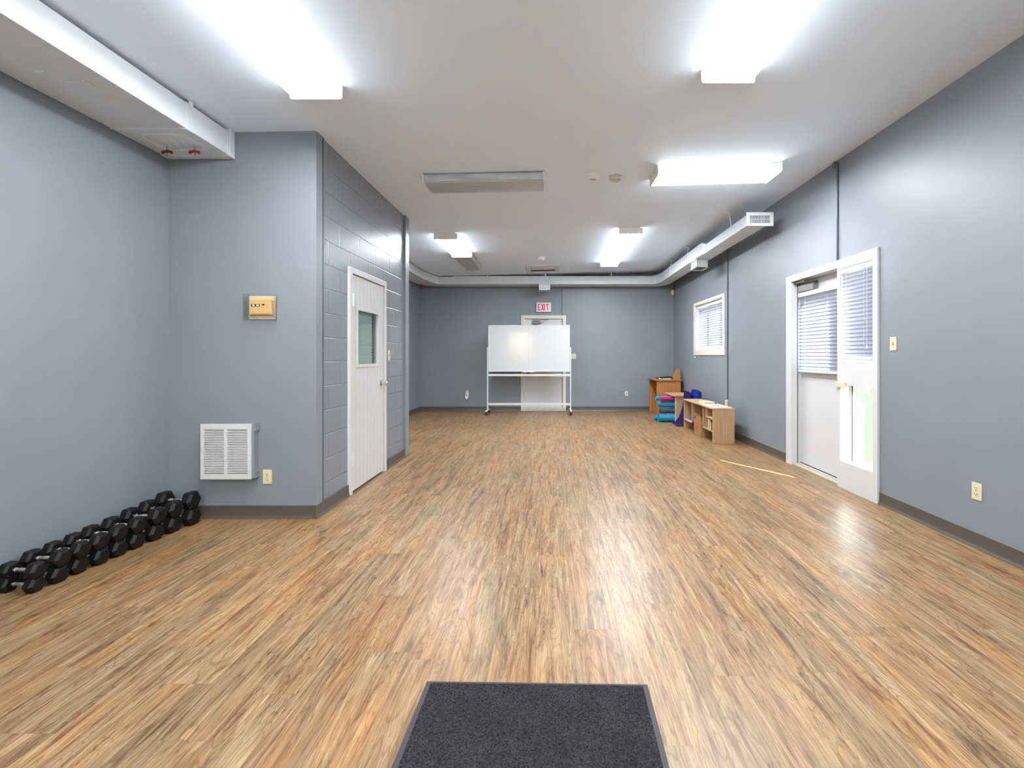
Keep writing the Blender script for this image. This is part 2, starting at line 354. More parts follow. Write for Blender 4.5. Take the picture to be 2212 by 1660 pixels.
# ------------------------------------------------------------ room shell
XL, XR, YB, YF = -3.05, 2.87, 10.5, -2.2
XB, YB0, YB1 = -1.87, 3.58, 5.87           # the closet block: its face, near and far ends
T = .21
CE = [(-3.3, 3.066), (XL, 3.07), (-1.87, 3.09), (0, 3.135), (1.6, 3.178), (2.3, 3.21), (XR, 3.25), (3.1, 3.26)]
def ceil(x):
    for (a, h), (b, k) in zip(CE[:-1], CE[1:]):
        if a <= x <= b: return h+(k-h)*(x-a)/(b-a)
def wall_plane(name, axis, c0, c1, u0, u1, z0, z1, holes, m=M_wall):
    us = sorted({u0, u1} | {h[0] for h in holes} | {h[1] for h in holes}); zs = sorted({z0, z1} | {h[2] for h in holes} | {h[3] for h in holes})
    mb = MB()
    for a, b in zip(us[:-1], us[1:]):
        for c, d in zip(zs[:-1], zs[1:]):
            mu, mz = (a+b)/2, (c+d)/2
            if any(h[0] < mu < h[1] and h[2] < mz < h[3] for h in holes): continue
            if axis == 'x': mb.box(c0, a, c, c1, b, d)
            else: mb.box(a, c0, c, b, c1, d)
    bmesh.ops.remove_doubles(mb.bm, verts=mb.bm.verts, dist=1e-5)
    # drop interior double faces between cells
    seen = {}
    for f in list(mb.bm.faces):
        k = tuple(sorted(v.index for v in f.verts)) if False else tuple(round(x, 4) for x in f.calc_center_median())
        seen.setdefault(k, []).append(f)
    dead = [f for fs in seen.values() if len(fs) > 1 for f in fs]
    bmesh.ops.delete(mb.bm, geom=dead, context='FACES')
    return struct(mb.build(name, m))

fl = MB(); fl.box(XL-.2, YF-.2, -.12, XR+T, YB+.2, 0); struct(fl.build('floor', M_floor))
cl = MB(); cl.prism([(x, z) for x, z in CE]+[(3.1, 3.5), (-3.3, 3.5)], 'y', YF-.2, YB+.2); struct(cl.build('ceiling', M_ceil))
W1 = (7.48, 8.905, 1.388, 2.275)          # right wall window opening (y0,y1,z0,z1)
DR = (3.955, 5.37, 0, 2.20)               # right door + sidelight opening
WR = (-2.1, -.85, 1.2, 2.45)              # window behind the camera
wall_plane('wall_right', 'x', XR, XR+T, YF-.2, YB+.2, -.1, 3.4, [W1, DR])
BD = (-.655, .315, 0, 2.19)
FD = (1.2, 2.12, 0, 2.1)                   # invented glazed entrance behind the camera, added to let in sun
wall_plane('wall_back', 'y', YB, YB+.2, XL-.2, XR+T, -.1, 3.4, [BD])
wall_plane('wall_left', 'x', XL-.2, XL, YF-.2, YB+.2, -.1, 3.4, [])
wall_plane('wall_front', 'y', YF-.2, YF, XL-.2, XR+T, -.1, 3.4, [WR, FD], mat('bounce_white_paint', (228, 228, 226), .6))  # unseen rear wall made white to bounce light onto the ceiling
# closet block: near face, block-work side, far end
wall_plane('wall_closet_near', 'y', YB0, YB0+.11, XL, XB, 0, 3.3, [])
wall_plane('wall_closet_far', 'y', YB1-.12, YB1, XL, XB-.02, 0, 3.3, [])
CD = (4.20, 5.02, 0, 2.08)
wall_plane('wall_closet_side', 'x', XB-.15, XB-.012, YB0+.11, YB1-.12, 0, 3.3, [CD], M_block)
tr = MB(); tr.box(XB-.012, YB0+.1, 0, XB, YB0+.125, 3.3)
struct(tr.build('trim_1', M_wall))
tr = MB(); tr.box(XB-.02, YB1-.13, 0, XB+.014, YB1, 3.3); struct(tr.build('trim_2', M_wall))
# cove baseboards
def baseboard(name, p0, p1, n):
    # n: direction into the room; profile with a rolled toe
    p0, p1, n = Vector(p0+(0,)), Vector(p1+(0,)), Vector(n+(0,))
    prof = [(0, .102), (.003, .102), (.004, .03), (.008, .014), (.016, .005), (.017, 0), (0, 0)]
    mb = MB(); A = [mb.bm.verts.new(p0+n*d+Vector((0, 0, z))) for d, z in prof]; B = [mb.bm.verts.new(p1+n*d+Vector((0, 0, z))) for d, z in prof]
    mb.bm.faces.new(A); mb.bm.faces.new(B[::-1])
    for i in range(len(prof)): mb.bm.faces.new((A[i], B[i], B[(i+1) % len(prof)], A[(i+1) % len(prof)]))
    return struct(mb.build(name, M_base, smooth=True))
baseboard('baseboard_left', (XL, YF), (XL, YB0), (1, 0))
baseboard('baseboard_left_far', (XL, YB1), (XL, YB), (1, 0))
baseboard('baseboard_closet_near', (XL, YB0), (XB, YB0), (0, -1))
baseboard('baseboard_closet_corner', (XB, YB0-.015), (XB, 4.15), (1, 0))
baseboard('baseboard_closet_side', (XB, 5.07), (XB+.003, YB1), (1, 0))
baseboard('baseboard_back_left', (XL, YB), (-.70, YB), (0, -1))
baseboard('baseboard_back_right', (.352, YB), (XR, YB), (0, -1))
baseboard('baseboard_right_far', (XR, 5.45), (XR, YB), (-1, 0))
baseboard('baseboard_right_near', (XR, YF), (XR, 3.92), (-1, 0))
baseboard('baseboard_front', (XL, YF), (XR, YF), (0, 1))

# ------------------------------------------------------------ outside
o = MB(); o.box(XR+T, -20, -.2, 40, 40, -.06); g_ = o.build('lawn', M_grass); g_['kind'] = 'structure'
o = MB(); o.box(-20, -30, -.2, XR+T, YF-.2, -.06); struct(o.build('ground', mat('outside_paving', (170, 166, 158), .9, noise=.1, nscale=6)))
o = MB(); o.box(-4, YF-2.9, 2.75, .6, YF-.2, 2.9); struct(o.build('sun_blocker_roof', M_sunblock))  # unseen roof added to keep direct sun out of the rear window

# ------------------------------------------------------------ windows and blinds
def blind(name, label, x, y0, y1, zt, zb, n, tilt=58, m=M_slat, wd=.05, cordlen=None, rails=M_white, group=None):
    # slatted blind hanging in a plane of constant x, facing -x
    r = thing(name, label, 'blind', (x, (y0+y1)/2, zb), group=group); off = r.location.copy()
    mb = MB(off); mb.rbox(x-.02, y0, zt-.05, x+.02, y1, zt, .003); mb.build('headrail', rails, r)
    mb = MB(off); sp = (zt-.06-zb-.03)/n; a = math.radians(tilt)
    for k in range(n):
        zc = zt-.06-sp*(k+.5); pts = []
        for q in range(5):
            s_ = (q/4-.5)*wd; c_ = .004*(1-(2*q/4-1)**2)
            pts.append((x+s_*math.cos(a)+c_*math.sin(a), zc-s_*math.sin(a)+c_*math.cos(a)))
        rows = [[(px, y0+.004, pz) for px, pz in pts], [(px, y1-.004, pz) for px, pz in pts]]
        mb.sheet(rows, .0018)
    mb.build('slats', m, r)
    mb = MB(off); mb.rbox(x-.022, y0+.004, zb, x+.022, y1-.004, zb+.022, .003); mb.build('bottom_rail', rails, r)
    for f in (.22, .78):
        yy = y0+(y1-y0)*f; mb = MB(off); mb.tube((x-.027, yy, zb+.02), (x-.027, yy, zt-.05), .0012, 6); mb.build('ladder_cord', M_plastic, r)
    if cordlen:
        mb = MB(off); yy = y0+.05; mb.tube((x-.032, yy, zt-.05), (x-.032, yy, zt-cordlen), .0015, 6); mb.lathe((x-.032, yy, zt-cordlen), (0, 0, -1), [(0, .003), (.01, .006), (.035, .007), (.04, .003)], 10)
        mb.build('pull_cord', M_plastic, r)
    return r

# far window in right wall
wr = sroot('window_1', (XR, (W1[0]+W1[1])/2, W1[2])); M_slatw = translucent('daylit_vinyl_slat', (190, 190, 204), .01); off = wr.location.copy()
y0, y1, z0, z1 = W1
M_trim = mat('cream_gloss_trim', (206, 201, 190), .35)
mb = MB(off)
for b in ((y0-.085, y0, z0-.085, z1+.055), (y1, y1+.085, z0-.085, z1+.055), (y0, y1, z1, z1+.055), (y0, y1, z0-.085, z0)):
    mb.box(XR-.016, b[0], b[2], XR+.0, b[1], b[3])
mb.build('window_frame', M_trim, wr, bevel=.002)
mb = MB(off); mb.box(XR, y0, z0-.001, XR+T, y1, z0+.012).box(XR, y0, z1-.012, XR+T, y1, z1+.001).box(XR, y0-.001, z0, XR+T, y0+.012, z1).box(XR, y1-.012, z0, XR+T, y1+.001, z1)
mb.build('window_reveal', M_white, wr)
mb = MB(off); ym = (y0+y1)/2; X = XR+.15
for b in ((y0+.012, y0+.06, z0+.012, z1-.012), (y1-.06, y1-.012, z0+.012, z1-.012), (ym-.03, ym+.03, z0+.012, z1-.012), (y0+.06, y1-.06, z1-.06, z1-.012), (y0+.06, y1-.06, z0+.012, z0+.06)):
    mb.box(X-.02, b[0], b[2], X+.02, b[1], b[3])
mb.build('sash', M_white, wr)
mb = MB(off); mb.box(X-.003, y0+.06, z0+.06, X+.003, y1-.06, z1-.06); mb.build('window_pane', M_glass, wr)
blind('window_blind', 'wide white slatted blind filling the square far window on right wall', XR+.045, y0+.02, y1-.02, z1-.014, z0+.03, 18, 65, cordlen=.22, m=M_slatw)
mb = MB((XR, y1-.02, 1.25)); mb.tube((XR-.022, y1-.03, 1.34), (XR-.022, y1-.03, 1.27), .0014, 6).lathe((XR-.022, y1-.03, 1.285), (0, 0, -1), [(0, .004), (.01, .009), (.04, .01), (.045, .004)], 10)
tag(mb.build('cord_weight', M_beige), 'small ivory blind cord weight hanging below the far window corner', 'cord weight')

# window behind the camera (mirrored in the whiteboard)
wf = sroot('window_3', ((WR[0]+WR[1])/2, YF, WR[2])); off = wf.location.copy(); x0, x1, z0, z1 = WR
mb = MB(off)
for b in ((x0-.07, x0+.04, z0-.07, z1+.07), (x1-.04, x1+.07, z0-.07, z1+.07), (x0+.04, x1-.04, z1-.04, z1+.07), (x0+.04, x1-.04, z0-.07, z0+.04), (x0+.36, x0+.42, z0+.04, z1-.04), (x1-.2, x1-.15, z0+.04, z1-.04)):
    mb.box(b[0], YF-.06, b[2], b[1], YF+.015, b[3])
mb.build('window_frame', M_white, wf)
mb = MB(off); mb.box(x0, YF-.05, z0, x1, YF-.045, z1); mb.build('window_pane', M_glass, wf)

fd = sroot('added_daylight_door', (FD[0], YF, 0)); off = fd.location.copy()  # made-up door out of view; its sun patch lifts the ceiling brightness
mb = MB(off)
for b in ((FD[0]-.06, FD[0]+.03, 0, 2.16), (FD[1]-.03, FD[1]+.06, 0, 2.16), (FD[0]+.03, FD[1]-.03, 2.07, 2.16)): mb.box(b[0], YF-.2, b[2], b[1], YF+.015, b[3])
mb.build('door_frame', M_white, fd)
mb = MB(off)
for b in ((FD[0]+.03, FD[0]+.13, .02, 2.07), (FD[1]-.13, FD[1]-.03, .02, 2.07), (FD[0]+.13, FD[1]-.13, 1.95, 2.07), (FD[0]+.13, FD[1]-.13, .02, .28)): mb.box(b[0], YF-.12, b[2], b[1], YF-.08, b[3])
mb.build('door_rails', M_white, fd)
mb = MB(off); mb.box(FD[0]+.13, YF-.103, .28, FD[1]-.13, YF-.097, 1.95); mb.build('door_glass', M_glass, fd)
mb = MB(off); mb.path([(FD[1]-.08, YF-.08, .95), (FD[1]-.08, YF-.03, .95), (FD[1]-.08, YF-.03, 1.2), (FD[1]-.08, YF-.08, 1.2)], .01); mb.build('pull_handle', M_chrome, fd)

# ------------------------------------------------------------ right door with sidelight
dr = sroot('door_3', (XR, 4.9, 0)); off = dr.location.copy()
mb = MB(off)   # casing round the door half
mb.box(XR-.018, 5.335, 0, XR+.001, 5.45, 2.245).box(XR-.018, 4.47, 2.17, XR+.001, 5.335, 2.245)
mb.box(XR, 5.335, 0, XR+T, 5.37, 2.17).box(XR, 4.47, 2.17, XR+T, 5.37, 2.2)      # jambs
mb.box(XR+.145, 5.315, 0, XR+T, 5.335, 2.17)
mb.build('door_frame', M_white, dr, bevel=.003)
mb = MB(off); DX0, DX1 = XR+.10, XR+.142
dz0, dz1, dy0, dy1 = 1.17, 1.93, 4.63, 5.24
for b in ((4.5, dy0, .03, 2.165), (dy1, 5.33, .03, 2.165), (dy0, dy1, .03, dz0), (dy0, dy1, dz1, 2.165)):
    mb.box(DX0, b[0], b[2], DX1, b[1], b[3])
bmesh.ops.remove_doubles(mb.bm, verts=mb.bm.verts, dist=1e-5)
sl = mb.build('door_slab', M_white, dr)
mb = MB(off); mb.box(DX0+.018, dy0, dz0, DX0+.024, dy1, dz1); mb.build('door_glass', M_glass, dr)
mb = MB(off); mb.box(XR+.0, 4.47, 0, XR+T, 5.335, .018); mb.box(XR+.05, 4.47, .018, XR+.16, 5.335, .026); mb.build('threshold', mat('worn_threshold', (176, 168, 152), .5, noise=.12, nscale=30), dr, bevel=.003)
mb = MB(off); mb.box(DX0-.006, 4.5, .026, DX0, 5.33, .034); mb.build('door_sweep', M_dark, dr)
mb = MB(off); mb.box(XR+.055, 5.326, .02, XR+.062, 5.336, 2.17); mb.build('weather_strip', M_alu, dr)
cl_ = MB(off); cl_.rbox(XR+.035, 4.98, 2.035, XR+.098, 5.29, 2.115, .006); c_ = cl_.build('door_closer', M_alu, dr)
mb = MB(off); mb.tube((XR+.06, 5.22, 2.115), (XR+.06, 5.22, 2.135), .012).path([(XR+.06, 5.22, 2.132), (XR-.03, 5.05, 2.132), (XR+.03, 5.33, 2.15)], .008).box(XR+.02, 5.28, 2.14, XR+.06, 5.335, 2.165); mb.build('closer_arm', M_alu, c_)
mb = MB(off); mb.rbox(XR+.075, 4.985, 2.12, XR+.099, 5.3, 2.135, .002); mb.build('closer_bracket', M_alu, c_)
blind('window_blind', 'white slatted blind hung on the outside door on right wall', DX0-.035, 4.56, 5.30, 2.03, 1.105, 21, 65, cordlen=None)
# sidelight
sw = sroot('window_2', (XR, 4.2, 0)); off = sw.location.copy()
mb = MB(off); sx0, sx1 = XR-.02, XR+.022
ylo, yhi = 3.92, 4.47; oy0, oy1 = 3.977, 4.425
for b in ((ylo, oy0, 0, 2.245), (oy1, yhi, 0, 2.245), (oy0, oy1, 0, .263), (oy0, oy1, 1.01, 1.24), (oy0, oy1, 2.15, 2.245)):
    mb.box(sx0, b[0], b[2], sx1, b[1], b[3])
bmesh.ops.remove_doubles(mb.bm, verts=mb.bm.verts, dist=1e-5)
mb.build('sidelight_panel', M_white, sw)
mb = MB(off); mb.box(sx1, oy1, 0, XR+.125, yhi+.01, 2.2).box(sx1, 3.955, 0, XR+T+.02, oy0, 2.2).box(sx1, oy0, 0, XR+T, oy1, .255).box(sx1, oy0, 1.05, XR+T, oy1, 1.22).box(sx1, oy0, 2.16, XR+T, oy1, 2.2)
mb.build('sidelight_frame', M_white, sw)
mb = MB(off); mb.box(XR+.1, oy0, .255, XR+.106, oy1, 1.05).box(XR+.1, oy0, 1.22, XR+.106, oy1, 2.16); mb.build('window_pane', M_glass, sw)
mb = MB(off); mb.box(XR+.085, oy1-.02, .255, XR+.095, oy1-.012, 1.05); mb.build('glazing_bead', M_dark, sw)
mb = MB(off); mb.rbox(sx0-.022, 4.33, .985, sx0+.01, 4.465, 1.035, .002); mb.build('strike_block', M_beige, sw)
mb = MB(off); mb.rbox(sx0-.016, 3.985, .965, sx0+.002, 4.05, 1.022, .002); mb.tube((sx0-.018, 4.01, .985), (sx0-.012, 4.01, .985), .006); mb.build('latch_bracket', M_plastic, sw)
blind('window_blind', 'narrow white slatted blind in the sidelight beside outside door', XR-.0, oy0+.006, oy1-.006, 2.145, 1.255, 21, 65, cordlen=.75, wd=.046)

# ------------------------------------------------------------ back door
bd = sroot('door_2', (-.17, YB, 0)); off = bd.location.copy()
mb = MB(off); mb.box(-.70, YB-.02, 0, -.625, YB, 2.235).box(.275, YB-.02, 0, .352, YB, 2.235).box(-.625, YB-.02, 2.155, .275, YB, 2.235)
mb.box(-.655, YB, 0, -.62, YB+.14, 2.19).box(.275, YB, 0, .315, YB+.14, 2.19).box(-.62, YB, 2.15, .275, YB+.14, 2.19)
mb.build('door_frame', M_trim, bd, bevel=.004)
mb = MB(off); mb.box(-.615, YB+.03, .085, .27, YB+.075, 2.145); mb.build('door_slab', M_white, bd)
mb = MB(off); mb.box(-.70, YB-.03, 0, .352, YB+.1, .075); mb.build('threshold', mat('worn_sill', (190, 180, 164), .6, noise=.15, nscale=25), bd, bevel=.004)
mb = MB(off); mb.box(.262, YB+.02, .085, .275, YB+.03, 2.15); mb.build('weather_strip', mat('brown_strip', (120, 100, 84), .6), bd)
c_ = MB(off); c_.rbox(-.43, YB-.035, 2.035, -.24, YB+.03, 2.085, .012, 3); c_ = c_.build('door_closer', M_alu, bd)
mb = MB(off); mb.tube((-.34, YB-.005, 2.02), (-.34, YB-.005, 2.11), .02).path([(-.34, YB-.005, 2.105), (-.2, YB-.2, 2.118), (-.06, YB-.005, 2.135)], .009).box(-.42, YB-.01, 2.1, -.33, YB+.03, 2.135); mb.build('closer_arm', M_alu, c_)

# ------------------------------------------------------------ closet door in the block wall
cdr = sroot('door_1', (XB, 4.6, 0)); off = cdr.location.copy()
y0, y1 = 4.15, 5.07; F = XB+.016
mb = MB(off); mb.box(XB-.012, y0, 0, F, y0+.055, 2.125).box(XB-.012, y1-.05, 0, F, y1, 2.125).box(XB-.012, y0+.055, 2.07, F, y1-.05, 2.125)
mb.box(XB-.15, 4.2, 0, XB-.012, 4.215, 2.08).box(XB-.15, 5.005, 0, XB-.012, 5.02, 2.08).box(XB-.15, 4.215, 2.065, XB-.012, 5.005, 2.08)
mb.build('door_frame', M_white, cdr, bevel=.002)
sf = XB+.002; wy0, wy1, wz0, wz1 = 4.33, 4.86, 1.20, 1.75
mb = MB(off)
n = 9; a, b = 4.218, 5.0; pw = (b-a)/n                                   # v-grooved boards
for k in range(n):
    p0, p1 = a+k*pw+.0015, a+(k+1)*pw-.0015
    segs = [(.02, 2.06)]
    q0, q1 = max(p0, wy0), min(p1, wy1)
    if q1 > q0:
        mb.box(sf-.012, p0, .02, sf, p1, wz0).box(sf-.012, p0, wz1, sf, p1, 2.06)
        if p0 < wy0: mb.box(sf-.012, p0, wz0, sf, wy0, wz1)
        if p1 > wy1: mb.box(sf-.012, wy1, wz0, sf, p1, wz1)
    else: mb.box(sf-.012, p0, .02, sf, p1, 2.06)
for bb in ((a, wy0, .02, 2.06), (wy1, b, .02, 2.06), (wy0, wy1, .02, wz0), (wy0, wy1, wz1, 2.06)): mb.box(sf-.04, bb[0], bb[2], sf-.004, bb[1], bb[3])
mb.build('door_slab', M_white, cdr)
mb = MB(off)
for bb in ((wy0-.02, wy0+.012, wz0-.02, wz1+.02), (wy1-.012, wy1+.02, wz0-.02, wz1+.02), (wy0+.012, wy1-.012, wz1-.012, wz1+.02), (wy0+.012, wy1-.012, wz0-.02, wz0+.012)): mb.box(sf-.04, bb[0], bb[2], sf+.008, bb[1], bb[3])
mb.build('window_frame', M_white, cdr, bevel=.002)
mb = MB(off); mb.box(sf-.02, wy0+.01, wz0+.01, sf-.016, wy1-.01, wz1-.01); mb.build('door_glass', M_glass, cdr)
k_ = MB(off); k_.lathe((sf, 4.935, .99), (1, 0, 0), [(0, .033), (.006, .033), (.01, .02), (.012, .012), (.04, .012), (.046, .024), (.058, .029), (.07, .027), (.078, .014), (.079, .008)], 28); k_.build('door_knob', M_chrome, cdr, smooth=True)
for zz in (.32, 1.82):
    mb = MB(off); mb.rbox(F-.002, 4.20, zz-.06, F+.004, 4.245, zz+.06, .001).tube((F+.004, 4.212, zz-.06), (F+.004, 4.212, zz+.06), .007, 10); mb.build('hinge', M_white, cdr)
r = thing('window_blind', 'green-grey slatted blind behind glass of the closet door', 'blind', (sf-.07, 4.6, wz0)); off = r.location.copy()
mb = MB(off)
for k in range(17):
    zc = wz1-.02-k*.034; rows = []
    pts = []
    for q in range(5):
        s_ = (q/4-.5)*.04; c_ = .005*(1-(2*q/4-1)**2); aa = math.radians(74)
        pts.append((sf-.05+s_*math.cos(aa)+c_*math.sin(aa), zc-s_*math.sin(aa)+c_*math.cos(aa)))
    mb.sheet([[(p, wy0-.03, z) for p, z in pts], [(p, wy1-.06, z) for p, z in pts]], .0015)
mb.build('slats', M_slatg, r, smooth=True)
mb = MB(off); mb.rbox(sf-.09, wy0-.03, wz1+.0, sf-.05, wy1+.03, wz1+.04, .002); mb.build('headrail', M_slatg, r)

# ------------------------------------------------------------ ceiling lights
def light(label, cx, cy, axis, lit, group, slope=.0, L=1.22, W=.35, H=.085):
    r = thing('ceiling_light', label, 'ceiling light', (cx, cy, ceil(cx)-.002), (0, -math.atan(slope) if axis == 'x' else -math.atan(.025), 0), group)
    if axis == 'y':
        # local x runs along the fixture, so turn it a quarter
        r.rotation_euler = (0, 0, PI/2)
    mb = MB(); mb.box(-L/2+.01, -W/2+.03, -.03, L/2-.01, W/2-.03, 0); mb.build('housing', M_white, r)
    w2 = W/2-.004
    prof = [(-w2, -.012), (-w2, -.03), (-w2+.012, -H+.012), (-w2+.03, -H), (0, -H-.002), (w2-.03, -H), (w2-.012, -H+.012), (w2, -.03), (w2, -.012), (w2-.01, -.012), (-w2+.01, -.012)]
    mb = MB(); mb.prism(prof, 'x', -L/2+.012, L/2-.012); mb.build('lens', M_lit if lit else M_unlit, r)
    for s in (-1, 1):
        a, b = sorted((s*(L/2-.011), s*L/2)); mb = MB(); mb.prism([(-W/2, 0), (-W/2, -H+.008), (-W/2+.012, -H-.004), (W/2-.012, -H-.004), (W/2, -H+.008), (W/2, 0)], 'x', a, b); mb.build('end_cap', M_plastic, r)
    return r
G = 'wraparound fluorescent fittings on the ceiling'
light('added ceiling light unseen behind the viewpoint, left of the room', -1.565, -.6, 'y', True, G)  # extra fixture out of view, added to brighten the room
light('added ceiling light unseen behind the viewpoint, right of the room', 1.155, -.6, 'y', True, G)  # its added twin on the right, also there for more light
light('lit long ceiling light at top left of the photo', -1.565, 2.39, 'y', True, G)
light('lit long ceiling light at top right of the photo', 1.155, 2.325, 'y', True, G)
light('unlit grey crosswise ceiling light left of the smoke detectors', -.67, 4.625, 'x', False, G, .022, L=1.21)
light('lit crosswise ceiling light right of the smoke detectors', 1.655, 4.565, 'x', True, G, .027, L=1.23)
light('lit ceiling light in far left pair, joined to an unlit one', -1.55, 7.21, 'y', True, G)
light('unlit ceiling light at the far end of far left pair', -1.55, 8.435, 'y', False, G)
light('lit nearer ceiling light of the far right pair', 1.167, 7.16, 'y', True, G)
light('lit farther ceiling light of far right pair, nearest back duct', 1.167, 8.385, 'y', True, G)
# smoke detectors
def lathe_thing(name, label, cat, p, d, parts, group=None):
    r = thing(name, label, cat, p, group=group)
    for nm, prof, m in parts:
        mb = MB(); mb.lathe((0, 0, 0), d, prof, 32); mb.build(nm, m, r, smooth=True)
    return r
dn = (0, 0, -1)
sm = lathe_thing('smoke_detector', 'white stepped smoke detector with dark slots, left of the ceiling pair', 'smoke detector', (.43, 4.6, ceil(.43)), dn,
    [('base', [(0, .072), (.012, .072), (.016, .066)], M_plastic), ('head', [(.014, .06), (.03, .062), (.05, .056), (.056, .035), (.066, .033), (.068, .02)], M_plastic)])
mb = MB(); [mb.box(-.026+k*.018, -.0365, -.0635, -.014+k*.018, -.0335, -.0575) for k in range(3)]; mb.build('sensor_slot', M_slot, sm)
sm = lathe_thing('smoke_detector', 'flat round beige-white smoke detector, right of the ceiling pair', 'smoke detector', (.665, 4.62, ceil(.665)), dn,
    [('base', [(0, .07), (.012, .07), (.014, .062)], M_plastic), ('head', [(.014, .056), (.02, .063), (.044, .063), (.052, .054), (.053, .02)], mat('aged_plastic', (205, 200, 190), .45))])
mb = MB(); mb.box(.02, -.04, -.054, .034, -.03, -.05); mb.build('test_button', M_slot, sm)
lathe_thing('smoke_detector', 'small round white smoke detector near the ceiling hatch', 'smoke detector', (-.19, 8.4, ceil(-.19)), dn,
    [('base', [(0, .085), (.014, .085), (.016, .07)], M_plastic), ('head', [(.015, .07), (.045, .068), (.055, .055), (.056, .02)], M_plastic)])
# ceiling hatch / diffuser
r = thing('ceiling_vent', 'square white framed vent in ceiling before the back duct', 'vent', (-.17, 9.45, ceil(-.17)), (0, -.024, 0))
mb = MB()
for b in ((-.35, -.35, .35, -.26), (-.35, .26, .35, .35), (-.35, -.26, -.26, .26), (.26, -.26, .35, .26)): mb.box(b[0], b[1], -.02, b[2], b[3], .006)
mb.build('frame', M_white, r, bevel=.006)
mb = MB(); mb.box(-.27, -.2, -.012, .27, .1, -.006); mb.build('damper_panel', M_duct, r)
mb = MB(); mb.box(-.262, -.262, -.006, .262, .262, -.003); mb.build('opening', M_dark, r)

# ------------------------------------------------------------ ducts
def duct_poly(mb, outline, z0, z1): mb.prism(outline, 'z', z0, z1)
ZB = 2.895
r = thing('air_duct', 'long white rectangular duct running round the far ceiling edge', 'duct', (0, 10.2, ZB)); off = r.location.copy()
mb = MB(off); mb.box(2.39, 7.12, ZB, 2.65, 9.5, 3.085)
mb.build('right_section', M_duct, r)
mb = MB(off)
mb.prism([(2.39, 9.5), (2.385, 9.7), (2.37, 9.88), (2.34, 9.99), (2.28, 10.05), (2.28, 10.45), (2.42, 10.43), (2.54, 10.36), (2.62, 10.22), (2.65, 10.0), (2.65, 9.5)], 'z', ZB, 3.085); mb.build('right_elbow', M_duct, r)
mb = MB(off); mb.prism([(-2.2, 10.05), (2.28, 10.05), (2.28, 10.45), (-2.2, 10.45)], 'z', ZB, 3.075); mb.build('back_section', M_duct, r)
mb = MB(off); mb.prism([(-2.2, 10.05), (-2.53, 10.05), (-2.66, 9.42), (-3.03, 9.42), (-3.03, 9.7), (-2.99, 10.0), (-2.88, 10.22), (-2.65, 10.38), (-2.4, 10.44), (-2.2, 10.45)], 'z', ZB-.0, 3.06); mb.build('left_elbow', M_duct, r)
mb = MB(off); mb.prism([(-2.70, YB1+.01), (-3.03, YB1+.01), (-3.03, 9.42), (-2.66, 9.42)], 'z', ZB, 3.05); mb.build('left_section', M_duct, r)
# stepped-down run to the register
mb = MB(off); mb.hexa([(2.39, 7.12, ZB), (2.65, 7.12, ZB), (2.65, 6.98, ZB+.002), (2.415, 6.98, ZB+.002)][::-1], [(2.39, 7.12, 3.085), (2.65, 7.12, 3.085), (2.65, 6.98, 3.03), (2.415, 6.98, 3.03)][::-1]); mb.build('reducer', M_duct, r)
mb = MB(off); mb.box(2.415, 5.44, ZB+.004, 2.65, 6.98, 3.03); mb.build('narrow_section', M_duct, r)
# standing seams
for y in (5.85, 5.92, 6.98, 7.12, 8.0, 9.1, 9.5):
    zt = 3.087 if y > 7 else 3.033; xl = 2.386 if y > 7 else 2.411
    mb = MB(off); mb.box(xl, y-.006, ZB-.005, 2.655, y+.006, zt); mb.build('seam', M_duct, r)
for x in (-1.95, -1.55, .12, 1.72, 2.28): mb = MB(off); mb.box(x-.006, 10.044, ZB-.005, x+.006, 10.45, 3.078); mb.build('seam', M_duct, r)
for (p, q) in (((2.40, 5.98), (2.33, 5.98)), ((2.385, 7.9), (2.385, 7.9)), ((2.385, 9.0), (2.385, 9.0))):
    mb = MB(off); mb.path([(p[0], p[1], 2.99), (p[0], p[1], 3.04), (q[0]+.04, q[1], 3.19), (q[0]-.03, q[1], ceil(q[0])-.003)], .006); mb.build('hanger', M_duct, r)
for x in (-2.0, -1.42, -.12, 1.35):
    mb = MB(off); mb.box(x-.014, 10.04, ZB-.004, x+.014, 10.046, ceil(x)); mb.box(x-.014, 10.04, ZB-.007, x+.014, 10.35, ZB-.001); mb.build('hanger', M_duct, r)
# register grille on the duct end
r2 = MB(off); r2.box(2.365, 5.425, 2.865, 2.40, 5.44, 3.03).box(2.65, 5.425, 2.865, 2.69, 5.44, 3.03).box(2.40, 5.425, 2.865, 2.65, 5.44, 2.90).box(2.40, 5.425, 2.992, 2.65, 5.44, 3.03); g = r2.build('register_frame', M_duct, r, bevel=.002)
mb = MB(off); mb.box(2.40, 5.439, 2.90, 2.65, 5.442, 2.992); mb.build('register_opening', M_dark, g)
mb = MB(off)
for k in range(14): x = 2.408+k*.0178; mb.box(x-.003, 5.427, 2.90, x+.003, 5.436, 2.992)
mb.box(2.40, 5.43, 2.944, 2.65, 5.436, 2.948)
mb.build('register_vanes', M_duct, g)
